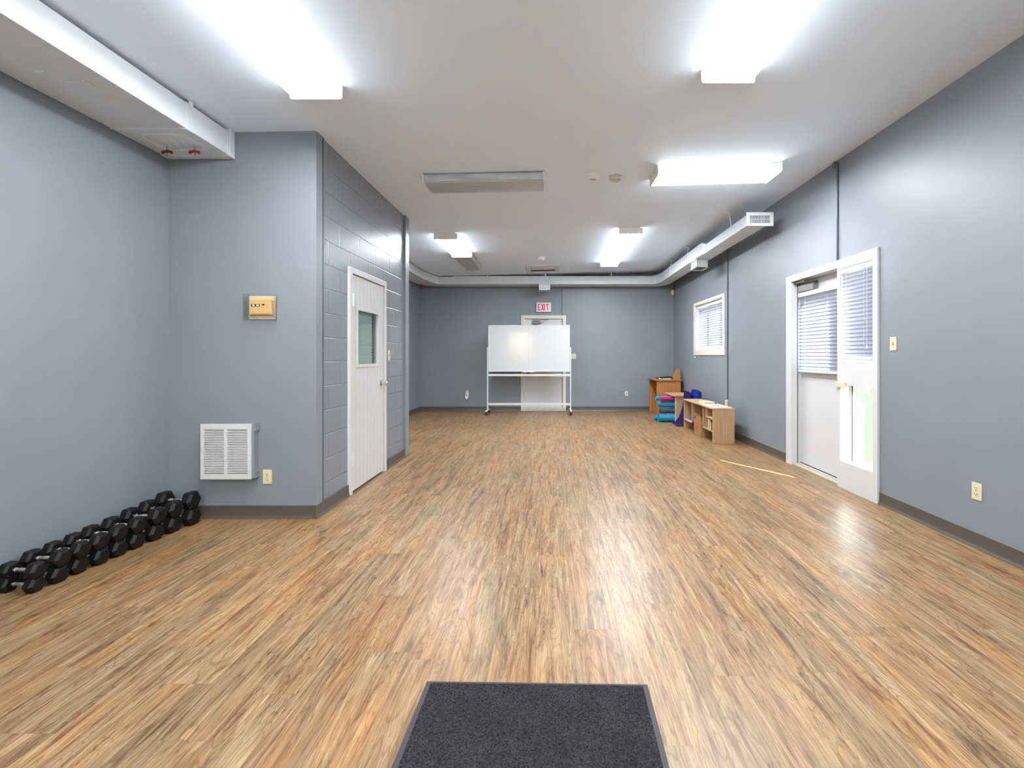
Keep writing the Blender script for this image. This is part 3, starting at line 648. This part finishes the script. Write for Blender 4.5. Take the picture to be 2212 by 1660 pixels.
# drop boxes
def drop(x0, x1, y0, y1, zb):
    mb = MB(off); t = .006
    mb.box(x0, y0, zb, x0+t, y1, ZB).box(x1-t, y0, zb, x1, y1, ZB).box(x0, y0, zb, x1, y0+t, ZB).box(x0, y1-t, zb, x1, y1, ZB)
    mb.box(x0-.02, y0-.02, ZB-.012, x1+.02, y1+.02, ZB-.001)
    o = mb.build('drop_box', M_duct, r)
    mb = MB(off); f = .022
    mb.box(x0-f, y0-f, zb-.006, x0+.015, y1+f, zb).box(x1-.015, y0-f, zb-.006, x1+f, y1+f, zb).box(x0-f, y0-f, zb-.006, x1+f, y0+.015, zb).box(x0-f, y1-.015, zb-.006, x1+f, y1+f, zb)
    mb.build('flange', M_duct, o)
    mb = MB(off)
    for k in range(7): yy = y0+.02+(y1-y0-.04)*k/6; mb.box(x0+.01, yy-.002, zb+.01, x1-.01, yy+.002, zb+.03)
    mb.build('vane', mat('grey_vane', (120, 118, 118), .5), o)
drop(2.415, 2.60, 7.42, 7.74, 2.765)
drop(-.27, -.01, 10.0, 10.22, 2.755)
# near-left duct
r = thing('air_duct', 'large white rectangular duct at upper left with red wing nuts', 'duct', (-2.78, 3.3, 2.87)); off = r.location.copy(); Z2, Z3 = 2.872, 3.052
mb = MB(off); mb.box(XL+.004, YF+.01, Z2, -2.524, 3.10, Z3); mb.build('main_section', M_duct, r, bevel=.002)
mb = MB(off); mb.box(XL+.004, 3.105, Z2-.002, -2.522, 3.51, Z3+.002); mb.build('end_section', M_duct, r, bevel=.002)
for q in ((XL+.002, 3.10, Z2-.008, -2.518, 3.112, Z3+.003), (XL+.002, 3.515, Z2-.01, -2.514, 3.575, ceil(-2.52)-.002), (XL+.002, 3.50, Z2-.006, -2.518, 3.512, Z3+.003)):
    mb = MB(off); mb.box(*q); mb.build('seam', M_duct, r, bevel=.002)
mb = MB(off); mb.box(-2.523, 3.125, Z2-.004, -2.515, 3.16, ceil(-2.52)-.004).box(-2.523, 3.12, ceil(-2.5)-.006, -2.48, 3.165, ceil(-2.5)-.002).box(-2.6, 3.125, Z2-.008, -2.515, 3.16, Z2-.002); mb.build('hanger', M_duct, r)
pn = MB(off); pn.box(-2.96, 2.56, Z2-.004, -2.66, 2.90, Z2-.0005); pn = pn.build('access_panel', M_duct, r, bevel=.001)
for x, y in ((-2.95, 2.57), (-2.81, 2.57), (-2.67, 2.57), (-2.95, 2.89), (-2.81, 2.89), (-2.67, 2.89), (-2.67, 2.73), (-2.95, 2.73)): mb = MB(off); mb.lathe((x, y, Z2-.003), dn, [(0, .007), (.004, .006), (.005, .003)], 10); mb.build('screw', M_duct, pn)
dm = MB(off); dm.rbox(-2.94, 3.17, Z2-.005, -2.60, 3.43, Z2-.001, .001)
def ring(mb, cx, cy, hx, hy, rad, z, w, h):
    pts = []
    for k in range(40):
        t = 2*PI*k/40; c, s = math.cos(t), math.sin(t); e = .45
        pts.append((cx+hx*math.copysign(abs(c)**e, c), cy+hy*math.copysign(abs(s)**e, s)))
    for a, b in zip(pts, pts[1:]+pts[:1]): mb.tube((a[0], a[1], z), (b[0], b[1], z), w, 8)
ring(dm, -2.77, 3.30, .16, .12, .04, Z2-.005, .007, .004)
dm = dm.build('damper_door', M_duct, r, smooth=True)
for k in (-.06, .0, .06):
    pp = [(-2.77+k+.012*math.sin(q*.9), 3.25+q*.018, Z2-.006) for q in range(7)]; mb = MB(off); mb.path(pp, .006, 6); mb.build('ridge', M_duct, dm)
for x in (-2.88, -2.675):
    mb = MB(off); mb.tube((x, 3.37, Z2), (x, 3.37, Z2-.075), .0045, 8); mb.build('stud', M_chrome, dm)
    mb = MB(off); mb.lathe((x, 3.37, Z2-.03), dn, [(0, .008), (.014, .012), (.02, .01)], 12)
    for s in (-1, 1): mb.prism([(x+s*.006, Z2-.045), (x+s*.034, Z2-.06), (x+s*.042, Z2-.052), (x+s*.038, Z2-.038), (x+s*.01, Z2-.034)], 'y', 3.365, 3.375)
    mb.build('wing_nut', M_rednut, dm)
mb = MB(off); mb.tube((-2.78, 2.47, Z2-.004), (-2.84, 2.47, Z2-.003), .01, 8); mb.build('patch', M_duct, r)

# ------------------------------------------------------------ wall fittings (local front faces -y)
FACE = {'near': 0, 'back': 0, 'right': -PI/2, 'block': PI/2}
def plate(r, w, h, d=.006): mb = MB(); mb.rbox(-w/2, -d, -h/2, w/2, 0, h/2, .002); return mb.build('plate', M_beige, r)
def outlet(label, loc, face, group='duplex wall outlets'):
    r = thing('wall_outlet', label, 'outlet', loc, (0, 0, FACE[face]), group); plate(r, .07, .115)
    for s in (-1, 1):
        mb = MB(); mb.lathe((0, -.005, s*.0195), (0, -1, 0), [(0, .0165), (.003, .0165), (.0035, .015)], 20); q = mb.build('receptacle', M_beige, r)
        mb = MB(); mb.box(-.0075, -.0095, s*.0195-.001, -.0055, -.0082, s*.0195+.009).box(.0055, -.0095, s*.0195-.001, .0075, -.0082, s*.0195+.009).tube((0, -.0082, s*.0195-.008), (0, -.0095, s*.0195-.008), .003, 10); mb.build('slots', M_slot, q)
    mb = MB(); mb.tube((0, -.006, 0), (0, -.0078, 0), .0035, 12); mb.build('screw', M_screw, r); return r
def switch(label, loc, face, gangs=1):
    r = thing('light_switch', label, 'light switch', loc, (0, 0, FACE[face])); plate(r, .07 if gangs == 1 else .116, .115)
    for g in range(gangs):
        x = 0 if gangs == 1 else (g-.5)*.046
        mb = MB(); mb.box(x-.006, -.0075, -.013, x+.006, -.005, .013); mb.build('slot', M_screw, r)
        mb = MB(); mb.hexa([(x-.004, -.007, -.006), (x+.004, -.007, -.006), (x+.004, -.007, .006), (x-.004, -.007, .006)], [(x-.0035, -.02, .004), (x+.0035, -.02, .004), (x+.0035, -.018, .011), (x-.0035, -.018, .011)]); mb.build('toggle', M_beige, r)
        for s in (-1, 1): mb = MB(); mb.tube((x, -.006, s*.03), (x, -.0075, s*.03), .003, 10); mb.build('screw', M_screw, r)
    return r
def rw(px, py):       # point on the right wall seen at px, py
    y = 970*XR/(px-1190); return (XR, y, 1.3-(py-768)*y/970)
outlet('ivory duplex outlet low on the near closet wall, right of return grille', (-2.258, YB0, .332), 'near')
outlet('ivory duplex outlet low on right wall nearest the camera', rw(2111, 1062), 'right')
outlet('ivory duplex outlet on back wall near the orange desk', (1.765, YB, .41), 'back')
ot = outlet('ivory duplex outlet on back wall with white device plugged in', (-1.955, YB, .42), 'back')
nl = thing('plug_in_device', 'small white oval device plugged into the back wall outlet', 'plug-in device', (-1.96, YB-.012, .345))
mb = MB(); pts = [(.036*math.cos(t), .075*math.sin(t)) for t in [2*PI*k/28 for k in range(28)]]; mb.prism(pts, 'y', -.045, 0); mb.build('body', M_plastic, nl, bevel=.006)
mb = MB(); mb.prism([(.014*math.cos(2*PI*k/16), .028+.016*math.sin(2*PI*k/16)) for k in range(16)], 'y', -.048, -.044); mb.build('sensor_window', M_slot, nl)
switch('ivory single toggle switch on right wall beside the sidelight', rw(1930.5, 743), 'right')
switch('ivory double toggle switch on back wall right of whiteboard', (.53, YB, 1.28), 'back', 2)
yb = 970*1.87/(1190-841.5); switch('ivory single toggle switch on block wall beside closet door', (XB-.012, yb, 1.30), 'block')
# return air grille
r = thing('return_grille', 'white louvred return air grille low on near closet wall', 'grille', (-2.54, YB0, .545)); 
hw, hh = .197, .217
mb = MB(); mb.box(-hw+.01, -.052, -hh+.004, hw+.012, 0, hh); mb.build('duct_collar', M_wall, r, bevel=.002)
mb = MB()
for b in ((-hw, -.17, -hh, hh), (.17, hw, -hh, hh), (-.17, .17, .175, hh), (-.17, .17, -hh, -.175), (-.012, .012, -.175, .175)):
    mb.box(b[0]-.007, -.066, b[2], b[1]-.007, -.052, b[3])
mb.build('frame', M_white, r, bevel=.0015)
mb = MB()
for k in range(26):
    z = -.168+k*.01345
    for a, b in ((-.178, -.018), (.004, .164)):
        mb.hexa([(a, -.064, z), (b, -.064, z), (b, -.053, z+.0075), (a, -.053, z+.0075)], [(a, -.064, z+.002), (b, -.064, z+.002), (b, -.053, z+.0095), (a, -.053, z+.0095)])
mb.build('louvres', M_white, r)
mb = MB(); mb.box(-.178, -.0525, -.176, .164, -.051, .176); mb.build('filter', mat('filter_grey', (84, 86, 100), .8), r)
for x in (-.115, .1): mb = MB(); mb.rbox(x-.012, -.071, .19, x+.012, -.065, .2, .001); mb.build('latch', M_white, r)
mb = MB()
for s in (-1, 1): mb.rbox(hw+.004, -.05, s*.185-.025, hw+.022, -.002, s*.185+.025, .001)
mb.build('corner_bracket', M_wall, r)
# thermostat in clear guard
r = thing('thermostat', 'tan thermostat under a clear locking guard on near closet wall', 'thermostat', (-2.296, YB0, 1.68))
mb = MB(); mb.rbox(-.105, -.006, -.093, .105, 0, .093, .002); mb.build('back_plate', mat('ivory_back', (206, 186, 160), .5), r)
b_ = MB(); b_.rbox(-.088, -.034, -.06, .088, -.006, .06, .004); b_ = b_.build('body', M_tan, r)
mb = MB(); mb.box(-.075, -.038, -.052, .075, -.034, .028); mb.build('cover', M_tan, b_, bevel=.002)
mb = MB(); mb.box(-.068, -.0395, .005, .0, -.0375, .024); mb.build('display', M_slot, b_)
mb = MB(); mb.box(-.058, -.0405, .009, -.04, -.039, .02).box(-.026, -.0405, .009, -.008, -.039, .02); mb.build('lever', M_plastic, b_)
mb = MB(); mb.box(.018, -.0395, .014, .036, -.0375, .026); mb.build('badge', M_slot, b_)
g_ = MB(); t = .003
g_.box(-.116, -.07, -.1, .116, -.067, .1).box(-.116, -.067, .097, .116, 0, .1).box(-.116, -.067, -.1, .116, 0, -.097).box(-.116, -.067, -.097, -.113, 0, .097).box(.113, -.067, -.097, .116, 0, .097)
g_ = g_.build('clear_guard', M_clear, r, bevel=.002)
mb = MB()
for k in range(14):
    z = -.08+k*.0125
    for x in (-.1175, .1145): mb.box(x, -.055, z, x+.003, -.012, z+.003)
mb.build('vent_slot', mat('slot_grey', (120, 116, 112), .5), g_)
mb = MB(); mb.lathe((0, -.07, -.088), (0, -1, 0), [(0, .009), (.005, .009), (.006, .004)], 16); mb.build('lock', M_chrome, g_)
# exit sign
r = thing('exit_sign', 'white exit sign with red letters above the back door', 'sign', (-.168, YB, 2.42))
mb = MB(); mb.rbox(-.17, -.055, -.108, .17, 0, .108, .006); mb.build('sign_box', M_plastic, r)
mb = MB(); mb.box(-.152, -.058, -.093, .152, -.054, .093); mb.build('sign_face', M_sign, r)
def seg(mb, a, b, w, y0=-.061, y1=-.057):
    a, b = Vector(a), Vector(b); d = (b-a).normalized(); n = Vector((-d.y, d.x))*w/2
    mb.prism([tuple(a+n), tuple(a-n), tuple(b-n), tuple(b+n)], 'y', y0, y1)
mb = MB(); h = .078; x = -.135; ws = .02
seg(mb, (x+ws/2, -h), (x+ws/2, h), ws); [seg(mb, (x+ws, z), (x+.058, z), .022) for z in (-h+.011, h-.011)]; seg(mb, (x+ws, 0), (x+.048, 0), .022)
x = -.058; seg(mb, (x+.008, -h), (x+.056, h), .021); seg(mb, (x+.008, h), (x+.056, -h), .021, -.0612, -.0572)
x = .021; seg(mb, (x, -h), (x, h), ws)
x = .09; seg(mb, (x, -h), (x, h-.02), ws); seg(mb, (x-.038, h-.011), (x+.038, h-.011), .022)
mb.build('exit_letters', M_red, r)
# conduits and sensor
def conduit(label, pts, r_=.009, extra=None):
    c = thing('conduit', label, 'conduit', pts[0]); mb = MB(pts[0]); mb.path(pts, r_, 10); mb.build('pipe', M_conduit, c)
    return c
p = rw(1811, 560); yy = p[1]
c = conduit('thin painted conduit on right wall above the outside door', [(XR-.012, yy, 2.25), (XR-.012, yy, 3.2), (XR-.03, yy+.02, 3.235)])
mb = MB(c.location); mb.rbox(XR-.03, yy-.0, 3.19, XR-.002, yy+.05, 3.225, .003); mb.build('clamp', M_conduit, c)
yy = rw(1573, 700)[1]
c = conduit('thin painted conduit on right wall between far window and door', [(XR-.012, yy, .56), (XR-.012, yy, 3.22)])
r = thing('junction_box', 'small ivory box on the wall at the foot of the conduit', 'junction box', (XR, yy+.02, .52))
mb = MB(); mb.rbox(-.035, -.03, -.06, 0, .03, .05, .003); mb.build('body', M_beige, r)
mb = MB(); mb.lathe((-.012, -.02, .05), (0, 0, 1), [(0, .014), (.012, .014), (.014, .01)], 12); mb.build('connector', M_beige, r)
conduit('thin painted conduit on back wall above the back door', [(.262, YB-.01, 2.24), (.262, YB-.01, 3.1)], .007)
r = thing('motion_sensor', 'small ivory motion sensor in the far right corner', 'sensor', (XR-.04, YB-.06, 2.77))
mb = MB(); mb.lathe((0, 0, -.075), (0, 0, 1), [(0, .008), (.01, .028), (.05, .042), (.09, .042), (.12, .028), (.13, .008)], 20); mb.build('body', M_beige, r, smooth=True)
mb = MB(); mb.tube((.01, .02, .05), (.01, .02, .2), .004, 8); mb.build('cable', M_conduit, r)

# ------------------------------------------------------------ dumbbells
def hexhead(x0, x1, a, ch, r0):
    # hexagonal head, flat side down, both ends chamfered
    mb = MB(); c = a/math.cos(PI/6); sgn = 1 if x1 > x0 else -1
    R = []
    for x, k in ((x0, .72), (x0+sgn*ch*.8, 1), (x1-sgn*ch, 1), (x1, .70)):
        R.append([mb.bm.verts.new((x, k*c*math.cos(PI/3*q), k*c*math.sin(PI/3*q))) for q in range(6)])
    for i in range(3):
        for q in range(6): mb.bm.faces.new((R[i][q], R[i][(q+1) % 6], R[i+1][(q+1) % 6], R[i+1][q]))
    mb.bm.faces.new(R[0][::-1]); mb.bm.faces.new(R[-1]); return mb
def make_dumbbell():
    r = thing('dumbbell', 'x', 'dumbbell', group='black hex dumbbells stacked by the left wall')
    for s in (-1, 1):
        hexhead(s*.062, s*.135, .050, .016, 0).build('head', M_black, r, bevel=.0015)
    mb = MB(); mb.lathe((-.064, 0, 0), (1, 0, 0), [(0, .011), (.010, .011), (.012, .014), (.018, .014), (.020, .0095), (.026, .0095), (.045, .013), (.064, .014), (.083, .013), (.102, .0095), (.108, .0095), (.110, .014), (.116, .014), (.118, .011), (.128, .011)], 20)
    mb.build('handle', M_knurl, r, smooth=True); return r
proto = make_dumbbell(); used = False
ys = [2.47, 2.575, 2.685, 2.795, 2.91, 3.03, 3.165, 3.30, 3.448]
ap = [.040, .045, .046, .047, .049, .051, .055, .057, .062]
sep = [.150, .160, .162, .166, .172, .178, .190, .197, .208]       # distance between head centres
ordn = ['nearest the camera in', 'second from the camera in', 'third from the camera in', 'fourth from the camera in', 'middle one of', 'fourth from the closet wall in', 'third from the closet wall in', 'second from the closet wall in', 'closest to the closet wall in']
for row in (0, 1):
    for i in range(9):
        d = copy_tree(proto)
        a = ap[i]; k = a/.05; sx = sep[i]/.197
        # top row heads are the same size, resting flat on the ones below
        d.scale = (sx, k, k)
        tot = .135*sx
        x = XL+.03+tot + (.004 if row else .0) + random.uniform(0, .012)
        d.location = (x, ys[i]+(0 if row == 0 else random.uniform(-.004, .006)), a+.0005 if row == 0 else 3*a+.001)
        d.rotation_euler = (0, 0, random.uniform(-.03, .03))
        d['label'] = 'black hex dumbbell, %s the %s row' % (ordn[i], ('bottom', 'top')[row])
for ch in list(proto.children): bpy.data.objects.remove(ch)
bpy.data.objects.remove(proto)

# ------------------------------------------------------------ floor mat
r = thing('floor_mat', 'charcoal carpet mat with rubber edge in the foreground', 'mat', (-.072, 1.0, 0), (0, 0, -.02))
mb = MB(); mb.rbox(-.436, -.75, 0, .436, .775, .006, .002); mb.build('rubber_border', M_rub, r)
mb = MB(); mb.rbox(-.416, -.73, .004, .416, .762, .010, .002); mb.build('pile', M_pile, r)

# ------------------------------------------------------------ whiteboard
WY = 9.9
r = thing('whiteboard', 'white rolling whiteboard on castors in front of back door', 'whiteboard', (-.48, WY, 0))
bw = .885
bo = MB(); bo.box(-bw, -.012, .95, bw, .012, 1.955); bo = bo.build('board', M_board, r)
mb = MB()
for b in ((-bw-.012, -bw+.006, .94, 1.965), (bw-.006, bw+.012, .94, 1.965), (-bw+.006, bw-.006, 1.952, 1.965), (-bw+.006, bw-.006, .94, .953)): mb.box(b[0], -.018, b[2], b[1], .018, b[3])
mb.build('board_frame', M_tray, bo, bevel=.002)
mb = MB(); mb.box(-.012, -.0128, .953, -.009, -.012, 1.952); mb.build('board_seam', M_alu, bo)
mb = MB()
for sx_ in (-1, 1):
    for z in (.948, 1.957): mb.rbox(sx_*(bw-.005)-.016, -.02, z-.014, sx_*(bw-.005)+.016, .02, z+.014, .002)
mb.build('corner_cap', mat('grey_cap', (170, 176, 190), .5), bo)
mb = MB(); mb.rbox(-.125, -.05, .930, .11, .01, .941, .002); mb.build('marker_tray', M_plastic, r)
mb = MB(); mb.lathe((-.01, 0, .94), dn, [(0, .012), (.015, .014), (.02, .028), (.034, .034), (.042, .03)], 14); mb.build('clamp_knob', M_blackp, r)
for s in (-1, 1):
    X = s*.915
    mb = MB(); mb.rbox(X-.0125, -.018, .10, X+.0125, .018, 1.48, .002); mb.build('post', M_white, r)
    mb = MB(); mb.tube((X-s*.01, 0, 1.4), (s*bw, 0, 1.4), .012, 10); mb.build('pivot', M_blackp, r)
    mb = MB(); mb.rbox(X-.02, -.24, .078, X+.02, .24, .105, .003); ft = mb.build('foot', M_white, r)
    for yy in (-.21, .21):
        mb = MB(); mb.tube((X, yy, .078), (X, yy, .06), .01, 10)
        mb.box(X-.024, yy-.01, .03, X-.016, yy+.03, .064).box(X+.016, yy-.01, .03, X+.024, yy+.03, .064).box(X-.024, yy-.014, .056, X+.024, yy+.02, .064)
        mb.tube((X-.015, yy+.018, .031), (X+.015, yy+.018, .031), .03, 18); mb.build('castor', M_blackp, ft)
for z in (.863, .224):
    mb = MB(); mb.rbox(-.905, -.012, z-.023, .905, .012, z+.023, .002); mb.build('cross_bar', M_white, r)

# ------------------------------------------------------------ furniture in the right far corner
# tall desk
r = thing('desk', 'golden oak desk standing in far right corner of room', 'desk', (2.52, 10.0, 0)); off = r.location.copy()
mb = MB(off); mb.box(2.235, 9.60, .755, 2.815, 10.38, .78); mb.build('desktop', M_oak, r, bevel=.003)
for y in (9.635, 10.32): mb = MB(off); mb.box(2.27, y, 0, 2.79, y+.02, .755); mb.build('side_panel', M_oak, r, bevel=.001)
mb = MB(off); mb.box(2.55, 9.655, .40, 2.57, 10.32, .755); mb.build('modesty_panel', M_oak, r)
mb = MB(off); mb.box(2.70, 9.633, .715, 2.74, 9.635, .722); mb.build('maker_tag', M_paper, r)
# binder and file on it
r = thing('binder', 'black binder lying flat on the golden oak desk', 'binder', (2.465, 9.86, .78), (0, 0, .05))
mb = MB(); mb.hexa([(-.13, -.16, .018), (.14, -.16, .030), (.14, .13, .030), (-.13, .13, .018)], [(-.13, -.16, .034), (.14, -.16, .062), (.14, .13, .062), (-.13, .13, .034)]).rbox(-.13, -.16, .0, .14, .13, .004, .001).rbox(.136, -.16, 0, .14, .13, .03, .001); mb.build('cover', M_blackp, r)
mb = MB(); mb.hexa([(-.125, -.155, .004), (.13, -.155, .004), (.13, .125, .004), (-.125, .125, .004)], [(-.11, -.15, .017), (.13, -.15, .028), (.13, .12, .028), (-.11, .12, .017)]); mb.build('pages', M_paper, r)
mb = MB(); mb.tube((-.127, -.162, .018), (-.127, -.1, .018), .014, 10); mb.build('page_roll', M_plastic, r)
mb = MB(); mb.rbox(-.145, -.13, 0, -.131, .08, .03, .001); mb.build('spine_label', mat('red_cover', (170, 40, 44), .5), r)
r = thing('magazine_file', 'brown cardboard magazine file upright on the golden oak desk', 'magazine file', (2.735, 9.75, .78))
mb = MB(); t = .004
mb.prism([(-.10, 0), (.055, 0), (.055, .24), (.005, .24), (-.10, .05)], 'y', -.055, -.055+t).prism([(-.10, 0), (.055, 0), (.055, .24), (.005, .24), (-.10, .05)], 'y', .055-t, .055)
mb.box(.051, -.055, 0, .055, .055, .24).box(-.10, -.055, 0, .055, .055, t).box(-.10, -.055, 0, -.096, .055, .05); mb.build('box', M_card, r)
mb = MB(); mb.box(-.08, -.03, t, .045, .03, .05); mb.build('papers', M_card, r)
# low table
r = thing('side_table', 'low pale oak table with mats stored beneath it', 'table', (2.62, 8.9, 0)); off = r.location.copy()
mb = MB(off); mb.prism([(2.385, 8.60), (2.845, 8.60), (2.845, 9.30), (2.36, 9.30), (2.345, 9.27), (2.345, 8.64), (2.36, 8.61)], 'z', .51, .532); mb.build('tabletop', M_paleY, r, bevel=.003)
for y in (8.64, 9.22):
    mb = MB(off); mb.box(2.40, y, 0, 2.82, y+.018, .51); p_ = mb.build('side_panel', M_pale, r)
    mb = MB(off); mb.box(2.394, y-.001, 0, 2.40, y+.019, .51); mb.build('edge_strip', M_paper, p_)
mb = MB(off); mb.box(2.80, 8.658, .05, 2.815, 9.22, .51); mb.build('back_panel', M_pale, r)
# yoga mats: spiral rolls lying along x
def roll(name, label, x0, x1, y, z, R, m, turns=4, tail=0, ry=0, rz=0, group='rolled exercise mats by low table', tailang=-.5):
    r = thing(name, label, 'exercise mat', ((x0+x1)/2, y, z), (0, ry, rz), group); L = x1-x0; n = turns*28; th = R/(turns+.6)
    outer, inner = [], []
    for k in range(n+1):
        t = k/n*turns*2*PI+tailang; rr = R*.12+(R*.88)*(k/n)
        outer.append((rr*math.cos(t), rr*math.sin(t))); 
    mb = MB(); rows = []
    for x in (-L/2, L/2): rows.append([(x+random.uniform(-.0, .0), p[0], p[1]) for p in outer])
    mb.sheet(rows, th*.72 if True else 0)
    mb.build('rolled_sheet', m, r, smooth=True)
    return r
xl = 2.09
roll('exercise_mat', 'teal rolled mat on the floor, bottom of the stack', 2.10, 2.71, 8.75, .083, .078, M_teal)
roll('exercise_mat', 'slate blue rolled mat, second from bottom of the stack', 2.13, 2.74, 8.78, .2215, .058, M_slate)
roll('exercise_mat', 'teal rolled mat in middle of stack, above the slate blue one', 2.10, 2.71, 8.80, .342, .060, M_teal)
roll('exercise_mat', 'teal rolled mat at top back of stack, behind the pink one', 2.07, 2.68, 8.875, .455, .050, M_teal)
roll('exercise_mat', 'pink rolled mat at the top front of the stack', 2.13, 2.70, 8.75, .452, .046, M_pink)
roll('exercise_mat', 'small teal rolled mat lying behind the bottom teal one', 2.06, 2.60, 8.93, .062, .058, M_teal)
# purple + blue large mats
r = thing('exercise_mat', 'purple mat arched on the floor between table and bookcase', 'exercise mat', (2.45, 8.42, 0)); off = r.location.copy()
mb = MB(off); rows = []
for y in (8.16, 8.56):
    row = []
    for k in range(17):
        t = k/16; row.append((2.30+.235*math.sin(t*PI/2), y, .012+.62*(1-math.cos(t*PI/2))))
    rows.append(row)
mb.sheet(rows, .008); mb.build('bent_sheet', M_purple, r, smooth=True)
r = thing('exercise_mat', 'royal blue mat standing coiled behind the low bookcase', 'exercise mat', (2.70, 8.36, 0), (0, 0, 0)); mb = MB()
rows = [[], []]
for k in range(60):
    t = k/59*2*PI*2.2+2.4; rr = .05+.075*k/59
    rows[0].append((rr*1.05*math.cos(t)-.01, rr*1.3*math.sin(t), 0)); rows[1].append((rr*.9*math.cos(t), rr*1.15*math.sin(t), 0.63-.03*math.sin(t*.5+.5)))
mb.sheet(rows, .007); mb.build('coiled_sheet', M_blue, r, smooth=True)
# low bookcase
r = thing('bookcase', 'low pale oak open bookcase against the right wall', 'bookcase', (2.54, 7.32, 0)); off = r.location.copy()
bx0, bx1, by0, by1, bh = 2.38, 2.70, 6.60, 8.05, .52
mb = MB(off); mb.box(bx0-.008, by0-.008, bh-.02, bx1+.004, by1+.008, bh); mb.build('top_panel', M_paleY, r, bevel=.002)
for y in (by0, by1-.02): mb = MB(off); mb.box(bx0, y, 0, bx1, y+.02, bh-.02); mb.build('side_panel', M_pale, r, bevel=.001)
mb = MB(off); mb.box(bx1-.012, by0+.02, .1, bx1-.002, by1-.02, bh-.02); mb.build('back_panel', M_pale, r)
for y, z in ((7.585, .15), (7.04, .17), (6.90, .18)): mb = MB(off); mb.box(bx0+.004, y, z, bx1-.012, y+.018, bh-.02); mb.build('divider', M_pale, r)
mb = MB(off); mb.box(bx0+.004, 7.585, .15, bx1-.012, by1-.02, .168); mb.build('shelf', M_paleY, r)
mb = MB(off); mb.box(bx0+.004, by0+.02, .165, bx1-.012, 7.058, .183); mb.build('shelf', M_paleY, r)
mb = MB(off); mb.box(bx0+.004, by0+.02, .35, bx1-.012, 6.90, .366); mb.build('shelf', M_paleY, r)
# things in / on the bookcase
def book(label, loc, size, m, rz=0, rx=0, cat='book', name='book', pages=True, group=None):
    r = thing(name, label, cat, loc, (rx, 0, rz), group); sx_, sy_, sz_ = size
    mb = MB(); mb.box(-sx_/2, -sy_/2, 0, sx_/2, sy_/2, sz_) if not pages else (mb.box(-sx_/2, -sy_/2, 0, sx_/2, sy_/2, .003), mb.box(-sx_/2, -sy_/2, sz_-.003, sx_/2, sy_/2, sz_), mb.box(sx_/2-.003, -sy_/2, .003, sx_/2, sy_/2, sz_-.003))
    mb.build('cover', m, r)
    if pages: mb = MB(); mb.box(-sx_/2+.004, -sy_/2+.004, .003, sx_/2-.003, sy_/2-.004, sz_-.003); mb.build('pages', M_cream, r)
    return r
book('cream hardcover book lying on top of the bookcase', (2.54, 7.33, bh), (.17, .24, .028), M_cream, .08)
book('blue booklet lying on the far shelf of the bookcase', (2.49, 7.79, .1805), (.18, .25, .010), M_blue, .05, pages=False)
book('white papers under the blue booklet on far shelf', (2.50, 7.78, .1682), (.215, .29, .012), M_paper, 0, cat='papers', name='paper_stack', pages=False)
r = thing('paper_sheet', 'printed paper sheets spread on near end of bookcase top', 'paper', (2.55, 6.92, bh+.0005), (0, 0, .12))
mb = MB(); mb.box(-.15, -.21, 0, .14, .2, .0015); mb.build('sheet', M_paper, r)
mb = MB(); mb.box(-.06, -.08, .0015, .05, .08, .0018); mb.build('printed_picture', mat('grey_print', (140, 142, 146), .6, noise=.3, nscale=40), r)
mb = MB((2.60, 7.15, bh)); mb.path([(2.62, 7.12, bh+.006), (2.65, 7.2, bh+.006), (2.62, 7.3, bh+.006), (2.67, 7.36, bh+.006)], .005, 8); tag(mb.build('cable', M_blackp), 'short dark cable lying behind the cream book on bookcase', 'cable')
bk = [(6.645, .022, .11, M_card, 'brown'), (6.675, .03, .14, mat('black_cover', (28, 28, 30), .5), 'black'), (6.715, .026, .12, M_cream, 'cream'), (6.75, .03, .135, M_card, 'tan'), (6.79, .024, .15, M_cream, 'tall cream'), (6.825, .03, .145, M_pale, 'light wood-coloured')]
for k, (y, t_, h_, m_, nm) in enumerate(bk):
    rr = thing('book', '%s book upright on near lower shelf of the bookcase%s' % (nm, '' if k else ', next to end panel'), 'book', (2.47, y+t_/2, .183), group='books on the near bookcase shelf')
    mb = MB(); mb.box(-.075, -t_/2, 0, .075, -t_/2+.003, h_).box(-.075, t_/2-.003, 0, .075, t_/2, h_).box(-.078, -t_/2, 0, -.075, t_/2, h_); mb.build('cover', m_, rr)
    mb = MB(); mb.box(-.075, -t_/2+.003, .003, .07, t_/2-.003, h_-.003); mb.build('pages', M_cream, rr)
# cardboard box
r = thing('cardboard_box', 'open cardboard box with orange print in the bookcase', 'box', (2.49, 7.24, 0), (0, 0, .0)); 
mb = MB(); t = .004; a, b, h_ = .13, .165, .325
mb.box(-a, -b, 0, a, b, t).box(-a, -b, t, -a+t, b, h_).box(a-t, -b, t, a, b, h_).box(-a+t, -b, t, a-t, -b+t, h_).box(-a+t, b-t, t, a-t, b, h_)
mb.build('body', M_card, r)
mb = MB(); mb.hexa([(-a-.001, -b, h_), (-a+.003, -b, h_), (-a+.003, b, h_), (-a-.001, b, h_)], [(-a-.01, -b+.01, h_+.03), (-a-.006, -b+.01, h_+.03), (-a-.006, b-.01, h_+.035), (-a-.01, b-.01, h_+.035)]); mb.build('flap', M_card, r)
mb = MB(); mb.box(-a-.001, -.02, .09, -a+.0005, .07, .23); mb.build('orange_panel', M_orange, r)
mb = MB(); mb.box(-a-.001, .08, .27, -a+.0005, .15, .31); [mb.box(-a-.0016, -.01+.0*q, .105+.03*q, -a, .05-.01*(q % 2), .112+.03*q) for q in range(4)]; mb.build('dark_print', mat('dark_print', (70, 50, 36), .7), r)
